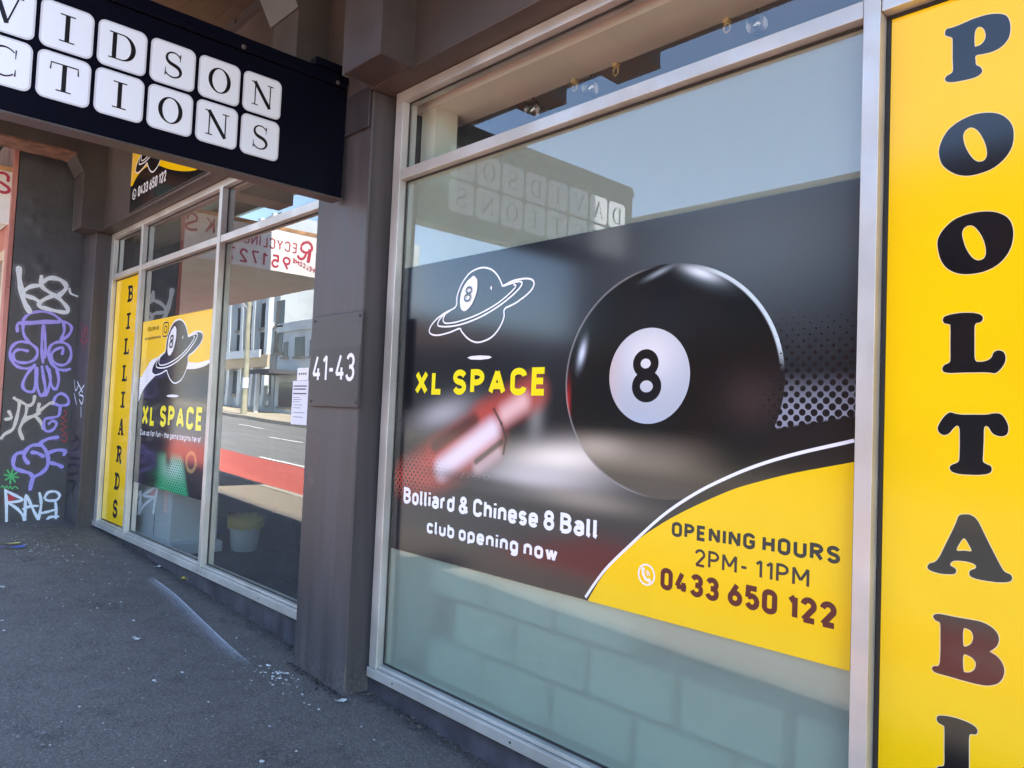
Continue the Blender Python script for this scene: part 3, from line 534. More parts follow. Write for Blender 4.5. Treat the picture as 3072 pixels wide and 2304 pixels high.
M['black'] = satin('black_print', (.008, .007, .008), .11)
M['signblack'] = satin('sign_navy_black', (.003, .0035, .008), .25, spec=.08)
M['tile'] = satin('letter_tile_acrylic', (.66, .705, .74), .3)
M['tilerim'] = satin('letter_tile_edge', (.50, .52, .55), .3)
M['ink'] = satin('sign_ink', (.004, .004, .006), .3)
def alu():
    b = NB('anodised_aluminium')
    n = b.noise(30, 4, stretch=(.2, 1, .2)); n2 = b.noise(3, 4)
    c = b.mix(b.ramp(n2, .35, .7), (.50, .49, .445), (.62, .61, .565))
    b.fin(c, b.ramp(n, .3, .7, .36, .52), .55, .5); b.bump(b.noise(250, 2), .06, .002); return b.m
M['alu'] = alu()
M['gasket'] = satin('black_rubber', (.012, .012, .012), .5)
M['glass'] = glass_mat('window_glass')
M['filmglass'] = glass_mat('film_backed_glass')
M['solar'] = glass_mat('solar_glass', (.72, .78, .77), f0=.075)
M['clear'] = clear_mat('glass_back_face')
M['frost'] = frost_mat('frosted_film')
M['wall_in'] = paint('inside_wall_paint', (.34, .33, .31), .7, .08, 1, 0)
M['cream'] = paint('cream_ceiling_paint', (.84, .82, .72), .6, .05, 1, .02)
M['ceil'] = paint('grey_ceiling_paint', (.55, .52, .48), .7, .08, 1, 0)
M['carpet'] = paint('dark_carpet', (.022, .026, .034), .95, .3, 40, .2)
M['white_board'] = paint('white_laminate', (.66, .68, .7), .4, .04, 2, 0)
M['foam'] = paint('pale_block', (.72, .70, .66), .7, .06, 3, .1)
def painted_masonry():
    b = NB('black_painted_render')
    n = b.noise(6, 6, .65); pe = b.voro(9, 'SMOOTH_F1')
    c = b.mix(b.ramp(n, .3, .7), (.046, .046, .050), (.062, .062, .067))
    c = b.mix(b.mul(b.ramp(b.noise(45, 5, .7), .6, .75), .6), c, (.11, .11, .115))
    b.fin(c, b.ramp(n, .3, .7, .42, .6), 0, .5)
    b.bump(b.add(b.mul(n, .6), b.mul(b.noise(30, 5, .7), .35)), .5, .012)
    return b.m
M['render'] = painted_masonry()
def pink_timber():
    b = NB('weathered_red_timber')
    n = b.noise(5, 6, .7, stretch=(1, 1, .15)); n2 = b.noise(14, 6, .75)
    c = b.mix(b.ramp(n, .35, .65), (.33, .12, .10), (.50, .24, .20))
    c = b.mix(b.ramp(n2, .6, .72), c, (.12, .07, .06))
    b.fin(c, .7, 0, .3); b.bump(n, .3, .01); return b.m
M['pink'] = pink_timber()
def spray(name, col, cover=.9):
    b = NB(name)
    n = b.noise(60, 4, .7)
    c = b.mix(b.mul(b.ramp(n, .52, .75), 1 - cover * .55), col, (.04, .04, .044))
    b.fin(c, .5, 0, .4); b.bump(b.noise(11, 5, .7), .3, .01); return b.m
GR = {'white': spray('spray_white', (.66, .70, .73)), 'violet': spray('spray_violet', (.34, .30, .74)), 'cream': spray('spray_cream', (.60, .58, .54), .7),
      'pale_blue': spray('spray_pale_blue', (.68, .76, .86)), 'red': spray('spray_red', (.42, .04, .06)), 'green': spray('spray_green', (.08, .45, .16)), 'faded_grey': spray('spray_faded', (.022, .022, .024))}

# ------------------------------------------------------------------ setting: ground, path, road
def sheet(name, x0, x1, y0, y1, dz, mat, nx=1, ny=1, wob=0):
    v = []; f = []
    for j in range(ny + 1):
        for i in range(nx + 1):
            x = x0 + (x1 - x0) * i / nx; y = y0 + (y1 - y0) * j / ny
            h = wob * (sin(x * 2.1 + y * 3.3) * .5 + sin(x * 5.3 - y * 4.1) * .3 + sin(y * 7.7 + x * .9) * .3) if wob else 0
            v.append((x, y, ground(x) + dz + h))
    for j in range(ny):
        for i in range(nx):
            a = j * (nx + 1) + i
            f.append((a, a + 1, a + nx + 2, a + nx + 1))
    return tag(mk(name, v, f, mat, smooth=bool(wob)), kind='structure')
sheet('ground', -260, 200, -220, 200, -.30, M['road'])
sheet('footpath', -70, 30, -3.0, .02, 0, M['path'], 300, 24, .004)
sheet('road', -200, 120, -12.3, -3.15, -.14, M['road'])
kerb = tag(MB().add([(x, y, ground(x) + z) for x in (-200, 120) for y, z in ((-3.0, .004), (-3.15, .0), (-3.16, -.2), (-3.0, -.2))],
    [(0, 1, 5, 4), (1, 2, 6, 5), (2, 3, 7, 6), (3, 0, 4, 7)]).build('kerb', M['concrete']), kind='structure')
far_kerb = tag(MB().add([(x, y, ground(x) + z) for x in (-200, 120) for y, z in ((-12.3, -.2), (-12.31, .0), (-12.46, .004), (-12.46, -.2))],
    [(0, 1, 5, 4), (1, 2, 6, 5), (2, 3, 7, 6), (3, 0, 4, 7)]).build('far_kerb', M['concrete']), kind='structure')
sheet('far_footpath', -200, 120, -16.5, -12.46, 0, M['far_path'])
sheet('bus_lane', -200, -10.3, -5.45, -3.26, -.136, M['red_lane'])
sheet('bus_lane', -6.6, 120, -5.45, -3.26, -.136, M['red_lane'])
mk_ = MB()
def mark(x0, x1, y0, y1):
    mk_.add([(x, y, ground(x) - .132) for x, y in ((x0, y0), (x1, y0), (x1, y1), (x0, y1))], [(0, 1, 2, 3)])
x = -80
while x < 40:
    mark(x, x + 3, -5.62, -5.5); mark(x + 1, x + 3.2, -8.72, -8.6); mark(x + 2, x + 4.2, -10.3, -10.18); x += 7
for x0 in (-27, -2):
    mark(x0, x0 + 2.0, -4.5, -4.38)
tag(mk_.build('lane_marking', M['line']), kind='structure')

# ------------------------------------------------------------------ the shop building
GA, GB = -9.45, 24.0            # facade runs between these x
FL = -1.36                     # inside floor
bld = thing('shop_building', 'charcoal painted shop building with pillars between its shop windows', 'building', (-4, 0, ground(-4)))
box('lintel', GA, GB, -.18, .12, 1.812, 2.86, M['brownpaint'], bld, .006)
box('upper_wall', GA, GB, -.17, .12, 2.862, 8.5, M['brownpaint'], bld)
box('pillar', -4.17, -3.6, -.165, .3, ground(-3.6) - .05, 1.809, M['pillar'], bld, .008)
box('pillar', GA + .003, -8.92, -.2, .3, ground(-9.4) - .1, 1.809, M['pillar'], bld, .008)
box('pillar', 1.2, 1.8, -.165, .3, ground(1.8) - .1, 1.809, M['pillar'], bld, .008)
box('street_wall', 1.803, GB - .001, -.1, .12, ground(24) - .1, 1.811, M['dark'], bld)
box('plinth', -8.917, -4.173, -.012, .2, ground(-4.17) - .1, -1.33, M['plinth'], bld, .004)
for x in (-8.1, -7.3, -6.5, -5.7, -4.9):   # tiled facing of the far plinth, with joints
    box('plinth_tile', x + .003, x + .797, -.02, -.013, ground(x) - .05, -1.334, M['plinth'], bld)
box('plinth', -3.597, 1.197, -.016, .2, ground(1.2) - .1, -1.437, M['plinth'], bld, .004)
box('wall_plate', GA, GB, -.215, -.182, 2.83, 2.905, M['steel'], bld)
for i in range(11):
    mk('bolt', *lathe([(0, .012), (.013, .011), (.016, 0)], (-9.2 + i * .62, -.216, 2.868), 8, (0, -1, 0)), M['steel'], bld)
box('side_wall', GA, GA + .15, .31, 7, -1.6, 8.4, M['dark'], bld)
box('side_wall', GB - .15, GB, .13, 7, -1.9, 8.4, M['dark'], bld)
box('rear_wall', GA + .16, GB - .16, 6.0, 6.2, -1.9, 8.4, M['wall_in'], bld)
box('roof', GA + .01, GB - .01, .13, 7, 8.3, 8.48, M['dark'], bld)
tag(box('inside_floor', GA + .16, GB - .16, .15, 5.99, FL - .2, FL, M['carpet']), kind='structure')
tag(box('inside_ceiling', GA + .16, GB - .16, .13, 5.99, 2.25, 2.35, M['ceil']), kind='structure')
tag(box('inside_partition_wall', -3.95, -3.8, .31, 5.99, FL, 2.25, M['wall_in']), kind='structure')
bh = tag(box('ceiling_bulkhead', -3.79, GB - .17, .13, .42, 1.762, 2.249, M['cream']), kind='structure')
tag(box('ceiling_bulkhead', -9.2, -3.96, .13, .5, 1.775, 2.249, M['ceil']), kind='structure')
# gap wall beside the pillar, seen through the upper light
tag(box('window_return_wall', -3.55, -3.42, .14, .3, -1.36, 1.76, M['cream']), kind='structure')

# awning over the footpath
aw = thing('street_awning', 'brown timber soffit awning over the footpath along the shops', 'awning', (-3, -1, 2.9))
y = -.186; k = 0
while y > -1.92:
    xs = [-14 + random.random() * 2, -5.5 + random.random() * 4, 3 + random.random() * 3, 26]
    a = -15
    for xe in xs:
        box('plank', a + .002, xe - .002, y - .114, y, 2.908 + .002 * (k % 2), 2.93, M['soffit'], aw)
        a = xe; k += 1
    y -= .117
box('fascia', -15, 26, -2.02, -1.96, 2.72, 3.12, M['steel'], aw, .005)
box('roof_sheet', -15, 26, -1.955, -.19, 2.95, 3.0, M['steel'], aw)
def bracket(x0, x1, label):
    t = thing('awning_bracket', label, 'bracket', (x0, -.19, 1.81), 'steel brackets carrying the awning')
    prof = [(-.184, 1.813), (-.38, 1.813), (-.38, 2.4), (-.475, 2.575), (-1.95, 2.575), (-1.95, 2.9), (-.22, 2.9), (-.22, 2.82), (-.184, 2.82)]
    mk('arm', *prism_x(prof, x0, x1), M['steel'], t, bevel=.006)
    box('flange', x0 - .01, x1 + .01, -1.95, -.5, 2.553, 2.573, M['rust'], t)
    v, f = prism_x([(-.383, 2.39), (-.393, 2.39), (-.493, 2.573), (-.481, 2.573)], x0 - .006, x1 + .006)
    mk('knee_plate', v, f, M['steel'], t)
    mk('edge_rust', *prism_x([(-.486, 2.576), (-.50, 2.552), (-.47, 2.545), (-.462, 2.55)], x0 - .012, x1 + .012), M['rust'], t)
    return t
bracket(-3.57, -3.2, 'boxed steel awning bracket above the left corner of the large window')
bracket(-4.47, -4.12, 'boxed steel awning bracket behind the black hanging letter sign')
bracket(-9.13, -8.77, 'boxed steel awning bracket with rusty arm above the graffiti wall pilaster')

# ------------------------------------------------------------------ windows
def pane(name, x0, x1, z0, z1, parent, y=0.0, gm='glass'):
    return mk(name, bxv(x0, x1, y, y + .008, z0, z1), BF, None, parent, mats=[M[gm], M['clear']], fm=[1, 1, 0, 1, 1, 1])
def gasket(x0, x1, z0, z1, parent, y=-.006, wd=.009):
    m = MB()
    m.box(x0, x1, y, y + .004, z0, z0 + wd); m.box(x0, x1, y, y + .004, z1 - wd, z1)
    m.box(x0, x0 + wd, y, y + .004, z0 + wd, z1 - wd); m.box(x1 - wd, x1, y, y + .004, z0 + wd, z1 - wd)
    return m.build('gasket', M['gasket'], parent)
YF, YB = -.048, .05
def member(name, x0, x1, z0, z1, parent, y0=YF, y1=YB): return box(name, x0, x1, y0, y1, z0, z1, M['alu'], parent, .002)
nw = thing('shop_window', 'large aluminium framed shop window with frosted film and the eight ball banner', 'window', (-2.2, 0, -1.44), 'shop windows of the charcoal building')
NS = -1.387                                     # sill top
TR0, TR1 = 1.302, 1.358                         # transom
member('head', -3.545, 1.19, 1.752, 1.808, nw)
member('jamb', -3.545, -3.475, NS + .002, 1.750, nw)
member('jamb', 1.12, 1.19, NS + .002, 1.750, nw)
member('transom', -3.473, -.956, TR0, TR1, nw)
member('transom', -.900, 1.118, TR0, TR1, nw)
member('mullion', -.954, -.902, NS + .002, 1.750, nw, YF - .004)
member('sill', -3.545, 1.19, NS - .05, NS, nw, YF - .012)
member('sill_bead', -3.473, -.957, NS + .003, NS + .02, nw, YF + .012)
member('sill_bead', -.899, 1.118, NS + .003, NS + .02, nw, YF + .012)
pane('glass_pane', -3.47, -.958, NS + .003, TR0 - .002, nw, gm='filmglass'); gasket(-3.472, -.957, NS + .021, TR0 - .001, nw)
pane('glass_pane', -3.47, -.958, TR1 + .002, 1.75, nw); gasket(-3.472, -.957, TR1 + .001, 1.751, nw)
pane('glass_pane', -.898, 1.116, NS + .003, TR0 - .002, nw); gasket(-.899, 1.117, NS + .021, TR0 - .001, nw, wd=.012)
pane('glass_pane', -.898, 1.116, TR1 + .002, 1.75, nw); gasket(-.899, 1.117, TR1 + .001, 1.751, nw)
box('frosted_film', -3.468, -.96, .0105, .0112, NS + .025, TR0 - .004, M['frost'], nw)

fw = thing('shop_window', 'aluminium shop window with three bays beyond the pillar, reflecting the street', 'window', (-6.5, 0, -1.33), 'shop windows of the charcoal building')
FS = -1.262
MU = [(-7.915, -7.855), (-6.005, -5.945)]
member('head', -8.915, -4.175, 1.752, 1.808, fw)
member('jamb', -8.915, -8.80, FS + .002, 1.75, fw)
for a, b_ in MU: member('mullion', a, b_, FS + .002, 1.75, fw, YF - .004)
member('mullion', -4.24, -4.175, FS + .002, 1.75, fw)
bays = [(-8.798, -7.917), (-7.853, -6.007), (-5.943, -4.242)]
for i, (a, b_) in enumerate(bays):
    member('transom', a, b_, TR0, TR1, fw)
    member('sill_bead', a, b_, FS + .003, FS + .018, fw, YF + .012)
    pane('glass_pane', a + .004, b_ - .004, FS + .004, TR0 - .002, fw, gm='solar'); gasket(a + .002, b_ - .002, FS + .019, TR0 - .001, fw)
    pane('glass_pane', a + .004, b_ - .004, TR1 + .002, 1.75, fw, gm='solar'); gasket(a + .002, b_ - .002, TR1 + .001, 1.751, fw)
member('sill', -8.915, -4.175, FS - .055, FS, fw, YF - .012)
for xs in (-5.99, -5.96, -5.9, -5.84, -7.0, -4.9, -8.2):
    mk('screw', *lathe([(0, .002), (.005, .0015), (.006, 0)], (xs, YF - .0125, FS - .028), 8, (0, -1, 0)), M['gasket'], fw)
for xs in (-3.3, -2.4, -1.5, -.6):
    mk('screw', *lathe([(0, .002), (.005, .0015), (.006, 0)], (xs, YF - .0125, NS - .025), 8, (0, -1, 0)), M['gasket'], nw)

# ------------------------------------------------------------------ POOL TABLE panel
yp = thing('pool_panel', 'tall yellow window panel with black rounded lettering, POOL TABLE', 'sign', (-.4, -.002, NS), 'yellow vertical lettering panels')
box('backing', -.886, 1.10, -.0035, -.0015, NS + .035, TR0 - .014, M['yellow'], yp)
edge = satin('pale_print_edge', (.80, .66, .36), .2)
for i, (ch, o, hs) in enumerate(D_POOL + [('L', [(a + .0, b - 4 * .2845 + .0005) for a, b in D_POOL[3][1]], [])]):
    rim = Print(F(-.0038)); co = crom(o, 4)
    rim.stroke(co, .0045, True)
    for h in hs: rim.stroke(crom(h, 4), .004, True)
    p = Print(F(-.0042)); p.fill(co, [crom(h, 4) for h in hs])
    q = p.build('letter', M['black'], yp); rim.build('letter_rim', edge, q)

# BILLIARDS panel
yb = thing('billiards_panel', 'narrow yellow window panel with small black slab lettering, BILLIARDS', 'sign', (-8.35, -.002, FS), 'yellow vertical lettering panels')
box('backing', -8.792, -7.925, -.0035, -.0015, FS + .03, TR0 - .012, M['yellow'], yb)
for (cx, cz), ch in zip(D_BILL, 'BILLIARDS'):
    cx = -8.30 - (1.12 - cz) * .02
    pr = Print(F(-.0042)); hw, hh = .088, .082
    t = .052; sh = .024
    P = lambda pts: [(cx + a * hw, cz + b * hh) for a, b in pts]
    def slab(a0, a1, b): pr.stroke(P([(a0, b * .87), (a1, b * .87)]), sh)
    if ch == 'I': pr.stroke(P([(0, -1), (0, 1)]), t); slab(-.75, .75, 1); slab(-.75, .75, -1)
    if ch == 'L': pr.stroke(P([(-.35, -1), (-.35, 1)]), t); slab(-.95, .25, 1); slab(-.95, .9, -1); pr.stroke(P([(.8, -1), (.8, -.4)]), .022)
    if ch == 'B':
        pr.stroke(P([(-.4, -1), (-.4, 1)]), t); pr.stroke(P([(-.95, .86), (.1, .86)] + arc(.1, .45, .55, .41, 90, -90, 8) + [(-.3, .04)]), .03); pr.stroke(P([(-.3, .0), (.15, .0)] + arc(.15, -.43, .65, .43, 90, -90, 8) + [(-.95, -.86)]), .03)
    if ch == 'R':
        pr.stroke(P([(-.4, -1), (-.4, 1)]), t); slab(-.95, .0, -1); pr.stroke(P([(-.95, .86), (.1, .86)] + arc(.1, .42, .6, .44, 90, -90, 8) + [(-.3, -.02)]), .032); pr.stroke(P([(.15, 0), (.65, -.9), (1, -.9)]), .038)
    if ch == 'A': pr.stroke(P([(-.6, -.9), (0, 1)]), .026); pr.stroke(P([(.05, 1), (.62, -.9)]), t); slab(-1, -.2, -1); slab(.2, 1.05, -1); pr.stroke(P([(-.4, -.3), (.4, -.3)]), .022)
    if ch == 'D': pr.stroke(P([(-.4, -1), (-.4, 1)]), t); pr.stroke(P([(-.95, .86), (.0, .86)] + arc(.0, 0, .8, .86, 90, -90, 12) + [(-.95, -.86)]), .034)
    if ch == 'S': pr.stroke(P(arc(0, .45, .6, .47, 20, 255) + arc(0, -.45, .68, .47, 75, -165)), .04); pr.stroke(P([(.62, .9), (.62, .4)]), .02); pr.stroke(P([(-.68, -.9), (-.68, -.4)]), .02)
    pr.build('letter', M['black'], yb)

# ------------------------------------------------------------------ eight ball banner on the large window
BX0, BX1, BZ0, BZ1 = -3.452, -.974, -.734, .807
def halftone(b, pitch, rad):
    u = b.mul(b.add(b.x, b.z), 1 / pitch); v = b.mul(b.sub(b.x, b.z), 1 / pitch)
    fu, fv = b.sub(b.op('FRACT', u), .5), b.sub(b.op('FRACT', v), .5)
    r = b.op('SQRT', b.add(b.mul(fu, fu), b.mul(fv, fv)))
    return b.op('LESS_THAN', r, rad)
def banner_mat():
    b = NB('banner_photo_print')
    c = b.mix(b.gauss(-2.9, .75, .9, .35), (.010, .010, .012), (.012, .014, .02))
    c = b.mix(b.mul(b.gauss(-1.35, .64, .6, .28), .9), c, (.095, .125, .135))
    c = b.mix(b.mul(b.gauss(-2.25, .45, .35, .3), .5), c, (.035, .035, .04))
    # pale out-of-focus table
    c = b.mix(b.mul(b.gauss(-3.05, .01, .22, .07, 12), .85), c, (.42, .42, .42))
    c = b.mix(b.mul(b.gauss(-2.22, -.165, .34, .075, 5), .97), c, (.82, .76, .66))
    c = b.mix(b.mul(b.gauss(-2.35, -.26, .34, .06, 2), .85), c, (.60, .56, .54))
    c = b.mix(b.mul(b.gauss(-2.12, -.33, .3, .045, -2), .7), c, (.36, .31, .24))
    c = b.mix(b.mul(b.gauss(-2.38, .02, .05, .12), .4), c, (.45, .45, .42))
    # blurred hand: red edged fingers with a pale middle
    c = b.mix(b.mul(b.seg((-3.36, -.40), (-2.72, -.08), .03, .20), .9), c, (.50, .075, .05))
    c = b.mix(b.mul(b.seg((-2.74, -.01), (-2.40, .12), .02, .13), .85), c, (.46, .07, .05))
    c = b.mix(b.mul(b.seg((-3.10, -.16), (-2.80, -.02), .01, .06), .75), c, (.03, .02, .02))
    c = b.mix(b.mul(b.seg((-3.04, -.27), (-2.67, -.06), .008, .095), .97), c, (.80, .70, .74))
    c = b.mix(b.mul(b.seg((-2.58, .02), (-2.47, .075), .0, .085), .9), c, (.80, .52, .48))
    c = b.mix(b.mul(b.seg((-2.76, -.245), (-2.63, -.165), .005, .06), .6), c, (.62, .5, .48))
    c = b.mix(b.mul(b.seg((-2.775, -.217), (-2.60, -.113), .006, .022), .8), c, (.055, .05, .04))
    for q0, q1 in (((-2.661, .041), (-2.604, -.027)), ((-2.604, -.027), (-2.568, -.095)), ((-2.568, -.095), (-2.582, -.166))):
        c = b.mix(b.mul(b.seg(q0, q1, .002, .012), .85), c, (.05, .035, .03))
    c = b.mix(b.mul(b.gauss(-2.75, -.31, .45, .035, -2), .7), c, (.02, .018, .018))
    # dark bottom behind the lettering
    c = b.mix(b.ramp(b.z, -.3, -.5), c, (.014, .013, .019))
    # grainy fleck
    c = b.mix(b.mul(b.gauss(-2.78, -.285, .2, .018), b.ramp(b.noise(160, 2), .58, .7)), c, (.4, .4, .44))
    # halftone fields, left low and right
    mL = b.mul(b.ramp(b.x, -2.85, -3.35), b.mul(b.ramp(b.z, .08, -.35), b.ramp(b.z, -.62, -.45)))
    c = b.mix(halftone(b, .036, b.mul(mL, .30)), c, (.012, .008, .008))
    hr = b.mul(b.mul(b.ramp(b.z, .21, .05), b.ramp(b.z, -.08, -.02)), b.ramp(b.x, -1.5, -1.35))
    c = b.mix(b.mul(hr, .9), c, (.27, .28, .33))
    mR = b.mul(b.ramp(b.z, .5, .02), b.mul(b.ramp(b.x, -1.42, -1.3), b.ramp(b.x, -1.5, -.98, .6, 1.0)))
    c = b.mix(halftone(b, .0395, b.mul(mR, .46)), c, (.012, .009, .009))
    c = b.mix(b.mul(b.ramp(b.sub(b.z, b.mul(b.add(b.x, 1.25), .19)), .005, -.005), b.ramp(b.x, -1.5, -1.4)), c, (.014, .010, .009))
    return b.fin(c, .12, 0, .45)
def ball_mat():
    b = NB('ball_photo_print')
    cx, cz, rx, rz = -1.707, .168, .4985, .452
    u, v = b.mul(b.sub(b.x, cx), 1 / rx), b.mul(b.sub(b.z, cz), 1 / rz)
    r = b.op('SQRT', b.add(b.mul(u, u), b.mul(v, v)))
    c = b.mix(b.gauss(-1.7, .42, .3, .12), (.006, .006, .006), (.012, .013, .014))
    c = b.mix(b.mul(b.ramp(b.z, -.01, -.13), b.ramp(b.x, -1.35, -1.75)), c, (.17, .14, .105))
    c = b.mix(b.mul(b.gauss(-2.02, -.105, .16, .045), .8), c, (.45, .39, .30))
    c = b.mix(b.mul(b.ramp(b.z, -.14, -.22), .85), c, (.04, .032, .026))
    c = b.mix(b.mul(b.gauss(-1.32, .1, .12, .1), .6), c, (.06, .035, .03))
    c = b.mix(b.mul(b.gauss(-1.545, .567, .07, .017, -22), 1.0), c, (.85, .92, .95))
    c = b.mix(b.mul(b.gauss(-1.535, .556, .11, .032, -22), .3), c, (.3, .42, .46))
    c = b.mix(b.mul(b.gauss(-1.735, .59, .06, .01, 18), .7), c, (.35, .42, .45))
    c = b.mix(b.mul(b.gauss(-2.118, .287, .017, .05, -14), .95), c, (.62, .72, .82))
    c = b.mix(b.mul(b.gauss(-2.19, .06, .015, .09), .9), c, (.5, .02, .02))
    rim = b.mul(b.ramp(r, .962, .978), b.mul(b.ramp(u, .2, .5), b.ramp(v, .05, .3)))
    c = b.mix(rim, c, (.55, .66, .67))
    c = b.mix(b.mul(b.mul(b.ramp(r, .975, .995), b.ramp(u, .0, -.4)), .6), c, (.34, .33, .33))
    mR = b.mul(b.ramp(b.z, .5, .02), b.ramp(b.x, -1.35, -1.2))
    c = b.mix(halftone(b, .0395, b.mul(mR, .25)), c, (.012, .009, .009))
    return b.fin(c, .12, 0, .5)
def spot_mat():
    b = NB('ball_spot_print')
    c = b.mix(b.gauss(-1.77, .27, .16, .12), (.42, .46, .51), (.68, .69, .69))
    c = b.mix(b.mul(b.ramp(b.x, -1.87, -1.97), .6), c, (.60, .45, .42))
    c = b.mix(b.mul(b.ramp(b.z, .06, .0), .5), c, (.40, .48, .58))
    return b.fin(c, .12, 0, .5)
bn = thing('window_banner', 'dark printed banner with a large black eight ball and opening hours', 'banner', (-2.2, -.003, BZ0), 'printed banners on the shop windows')
box('photo_print', BX0, BX1, -.0022, -.0012, BZ0, BZ1, banner_mat(), bn)
pb = Print(F(-.0024)); cl = arc(-1.707, .168, .4985, .452, 0, 360, 96)[:-1]
pb.fill(cl); ball = pb.build('ball_print', ball_mat(), bn)
ps = Print(F(-.0028)); ps.fill(arc(-1.772, .188, .192, .188, 0, 360, 64)[:-1]); ps.build('ball_spot', spot_mat(), ball)
p8 = Print(F(-.0031))
p8.stroke(arc(-1.784, .236, .043, .038, 0, 360, 28), .037, True); p8.stroke(arc(-1.777, .146, .0505, .043, 0, 360, 28), .039, True)
p8.build('ball_number', M['black'], ball)
sw = crom(D_SWOOSH, 6, False); ye = crom(D_YEDGE, 6, False)
dk = Print(F(-.0026)); dk.fill([(x, z) for x, z in sw if x < BX1 - .001] + [(BX1, sw[-1][1]), (BX1, BZ0)])
def brownmat():
    b = NB('banner_dark_print'); c = b.mix(b.ramp(b.x, -1.9, -1.2), (.02, .014, .013), (.016, .012, .010)); return b.fin(c, .12, 0, .5)
dk.build('dark_field', brownmat(), bn)
yf = Print(F(-.0030)); yf.fill([(x, z) for x, z in ye if x < BX1 - .001 and z > BZ0] + [(BX1, ye[-1][1]), (BX1, BZ0), (D_YEDGE[0][0] + .002, BZ0)]); yf.build('yellow_field', M['yellow'], bn)
wl = Print(F(-.0034)); wl.stroke([p for p in sw if p[0] < BX1 - .02 and p[1] > BZ0 + .004] + [(BX1 - .0005, sw[-1][1])], .0115); wl.build('white_curve', M['bwhite'], bn)
def line(name, s, bx, mat, parent, y=-.0034, **k):
    x0 = (bx[0][0] + bx[1][0]) / 2; x1 = (bx[2][0] + bx[3][0]) / 2; zb = (bx[0][1] + bx[2][1]) / 2; zt = (bx[1][1] + bx[3][1]) / 2
    if zt - zb > .05: return letters(F(y), s, x0, x1, zb, zt - zb, mat, parent, **k)
    p = Print(F(y)); write(p, s, x0, x1, zb, zt - zb, **k); return p.build(name, mat, parent)
line('lettering', 'XL SPACE', D_BOX_xl, M['ytext'], bn, wt=.235, gap=.13, space=.32)
line('lettering', 'Bolliard & Chinese 8 Ball', D_BOX_boll, M['bwhite'], bn, wt=.215, gap=.075, space=.22)
line('lettering', 'club opening now', D_BOX_club, M['bwhite'], bn, wt=.225, gap=.075, space=.22)
line('lettering', 'OPENING HOURS', D_BOX_open, M['black'], bn, wt=.225, gap=.11, space=.24, y=-.0036)
line('lettering', '2PM- 11PM', D_BOX_pm, M['black'], bn, wt=.15, gap=.12, space=.2, y=-.0036)
line('lettering', '0433 650 122', D_BOX_tel, M['black'], bn, wt=.225, gap=.1, space=.3, y=-.0036)
ic = Print(F(-.0036)); ic.stroke(arc(-1.747, -.577, .037, .038, 0, 360, 32), .0065, True)
ic.stroke([(-1.764, -.558), (-1.762, -.578), (-1.750, -.594), (-1.733, -.598)], .011, caps=True); ic.stroke([(-1.768, -.555), (-1.758, -.562)], .014); ic.stroke([(-1.738, -.602), (-1.728, -.592)], .014)
ic.stroke(arc(-1.752, -.580, .012, .012, 0, 80, 5), .004); ic.stroke(arc(-1.752, -.580, .02, .02, 5, 75, 6), .004)
ic.build('phone_icon', M['bwhite'], bn)
def logo(parent, y, mapf, line_w, body=None, s8=1.0, lw=None):
    L = {k: [mapf(p) for p in v] for k, v in D_LOGO.items()}
    out = crom(L['outer'], 4)
    if body is not None:
        p = Print(F(y)); p.fill(out); p.build('emblem_body', body, parent)
    p = Print(F(y - .0004))
    p.stroke(out, line_w, True); p.stroke(crom(L['ring1'], 4, False), line_w); p.stroke(crom(L['ring2'], 4, False), line_w * .9)
    sp = crom(L['spot'], 4); p.fill(sp); p.fill(L['star'])
    em = p.build('emblem', M['bwhite'], parent)
    t, bt, l, r = [mapf(q) for q in D_LOGO8]
    cx, cz = (l[0] + r[0]) / 2, (t[1] + bt[1]) / 2; h = (t[1] - bt[1]) / 2; wd = (r[0] - l[0]) / 2
    p = Print(F(y - .0065)); p.stroke(arc(cx + wd * .12, cz + h * .48, wd * .52, h * .40, 0, 360, 18), h * .24, True); p.stroke(arc(cx - wd * .1, cz - h * .47, wd * .6, h * .44, 0, 360, 18), h * .24, True)
    p.build('emblem_number', M['black'], parent)
    return em
logo(bn, -.0034, lambda p: p, .0085)
p = Print(F(-.0034)); p.fill(D_LOGO['shadow']); p.build('emblem_shadow', M['bwhite'], bn)

# banner on the far window
def far_mat():
    b = NB('far_banner_print')
    c = b.mix(b.ramp(b.z, .2, -.5), (.016, .015, .018), (.010, .008, .014))
    c = b.mix(b.mul(b.gauss(-7.4, -.5, .35, .16), .5), c, (.035, .03, .06))
    gm = b.mul(b.mul(b.ramp(b.z, -.40, -.50), b.ramp(b.x, -7.3, -7.0)), b.ramp(b.sub(b.x, b.mul(b.add(b.z, .75), -.55)), -6.38, -6.5))
    gc = b.mix(b.gauss(-6.8, -.56, .3, .1), (.02, .36, .15), (.40, .66, .52))
    c = b.mix(gm, c, gc)
    c = b.mix(b.mul(gm, halftone(b, .042, .30)), c, (.005, .07, .03))
    c = b.mix(b.mul(b.gauss(-6.93, -.47, .07, .09), .95), c, (.02, .014, .012))
    c = b.mix(b.mul(b.gauss(-6.5, -.37, .35, .07), .3), c, (.25, .05, .04))  # faint red reflection of the bus lane, put into the print colour
    rr = b.op('SQRT', b.add(b.op('POWER', b.mul(b.add(b.x, 6.4), 1 / .115), 2.0), b.op('POWER', b.mul(b.add(b.z, .475), 1 / .085), 2.0)))
    c = b.mix(b.mul(b.ramp(b.op('ABSOLUTE', b.sub(rr, .9)), .28, .1), .7), c, (.42, .28, .10))
    return b.fin(c, .1, 0, .5)
fb = thing('window_banner', 'yellow and black printed banner with ringed ball emblem on the far window', 'banner', (-7, -.003, -.76), 'printed banners on the shop windows')
fx0, fx1, fz0, fz1 = -7.845, -6.015, -.765, .792
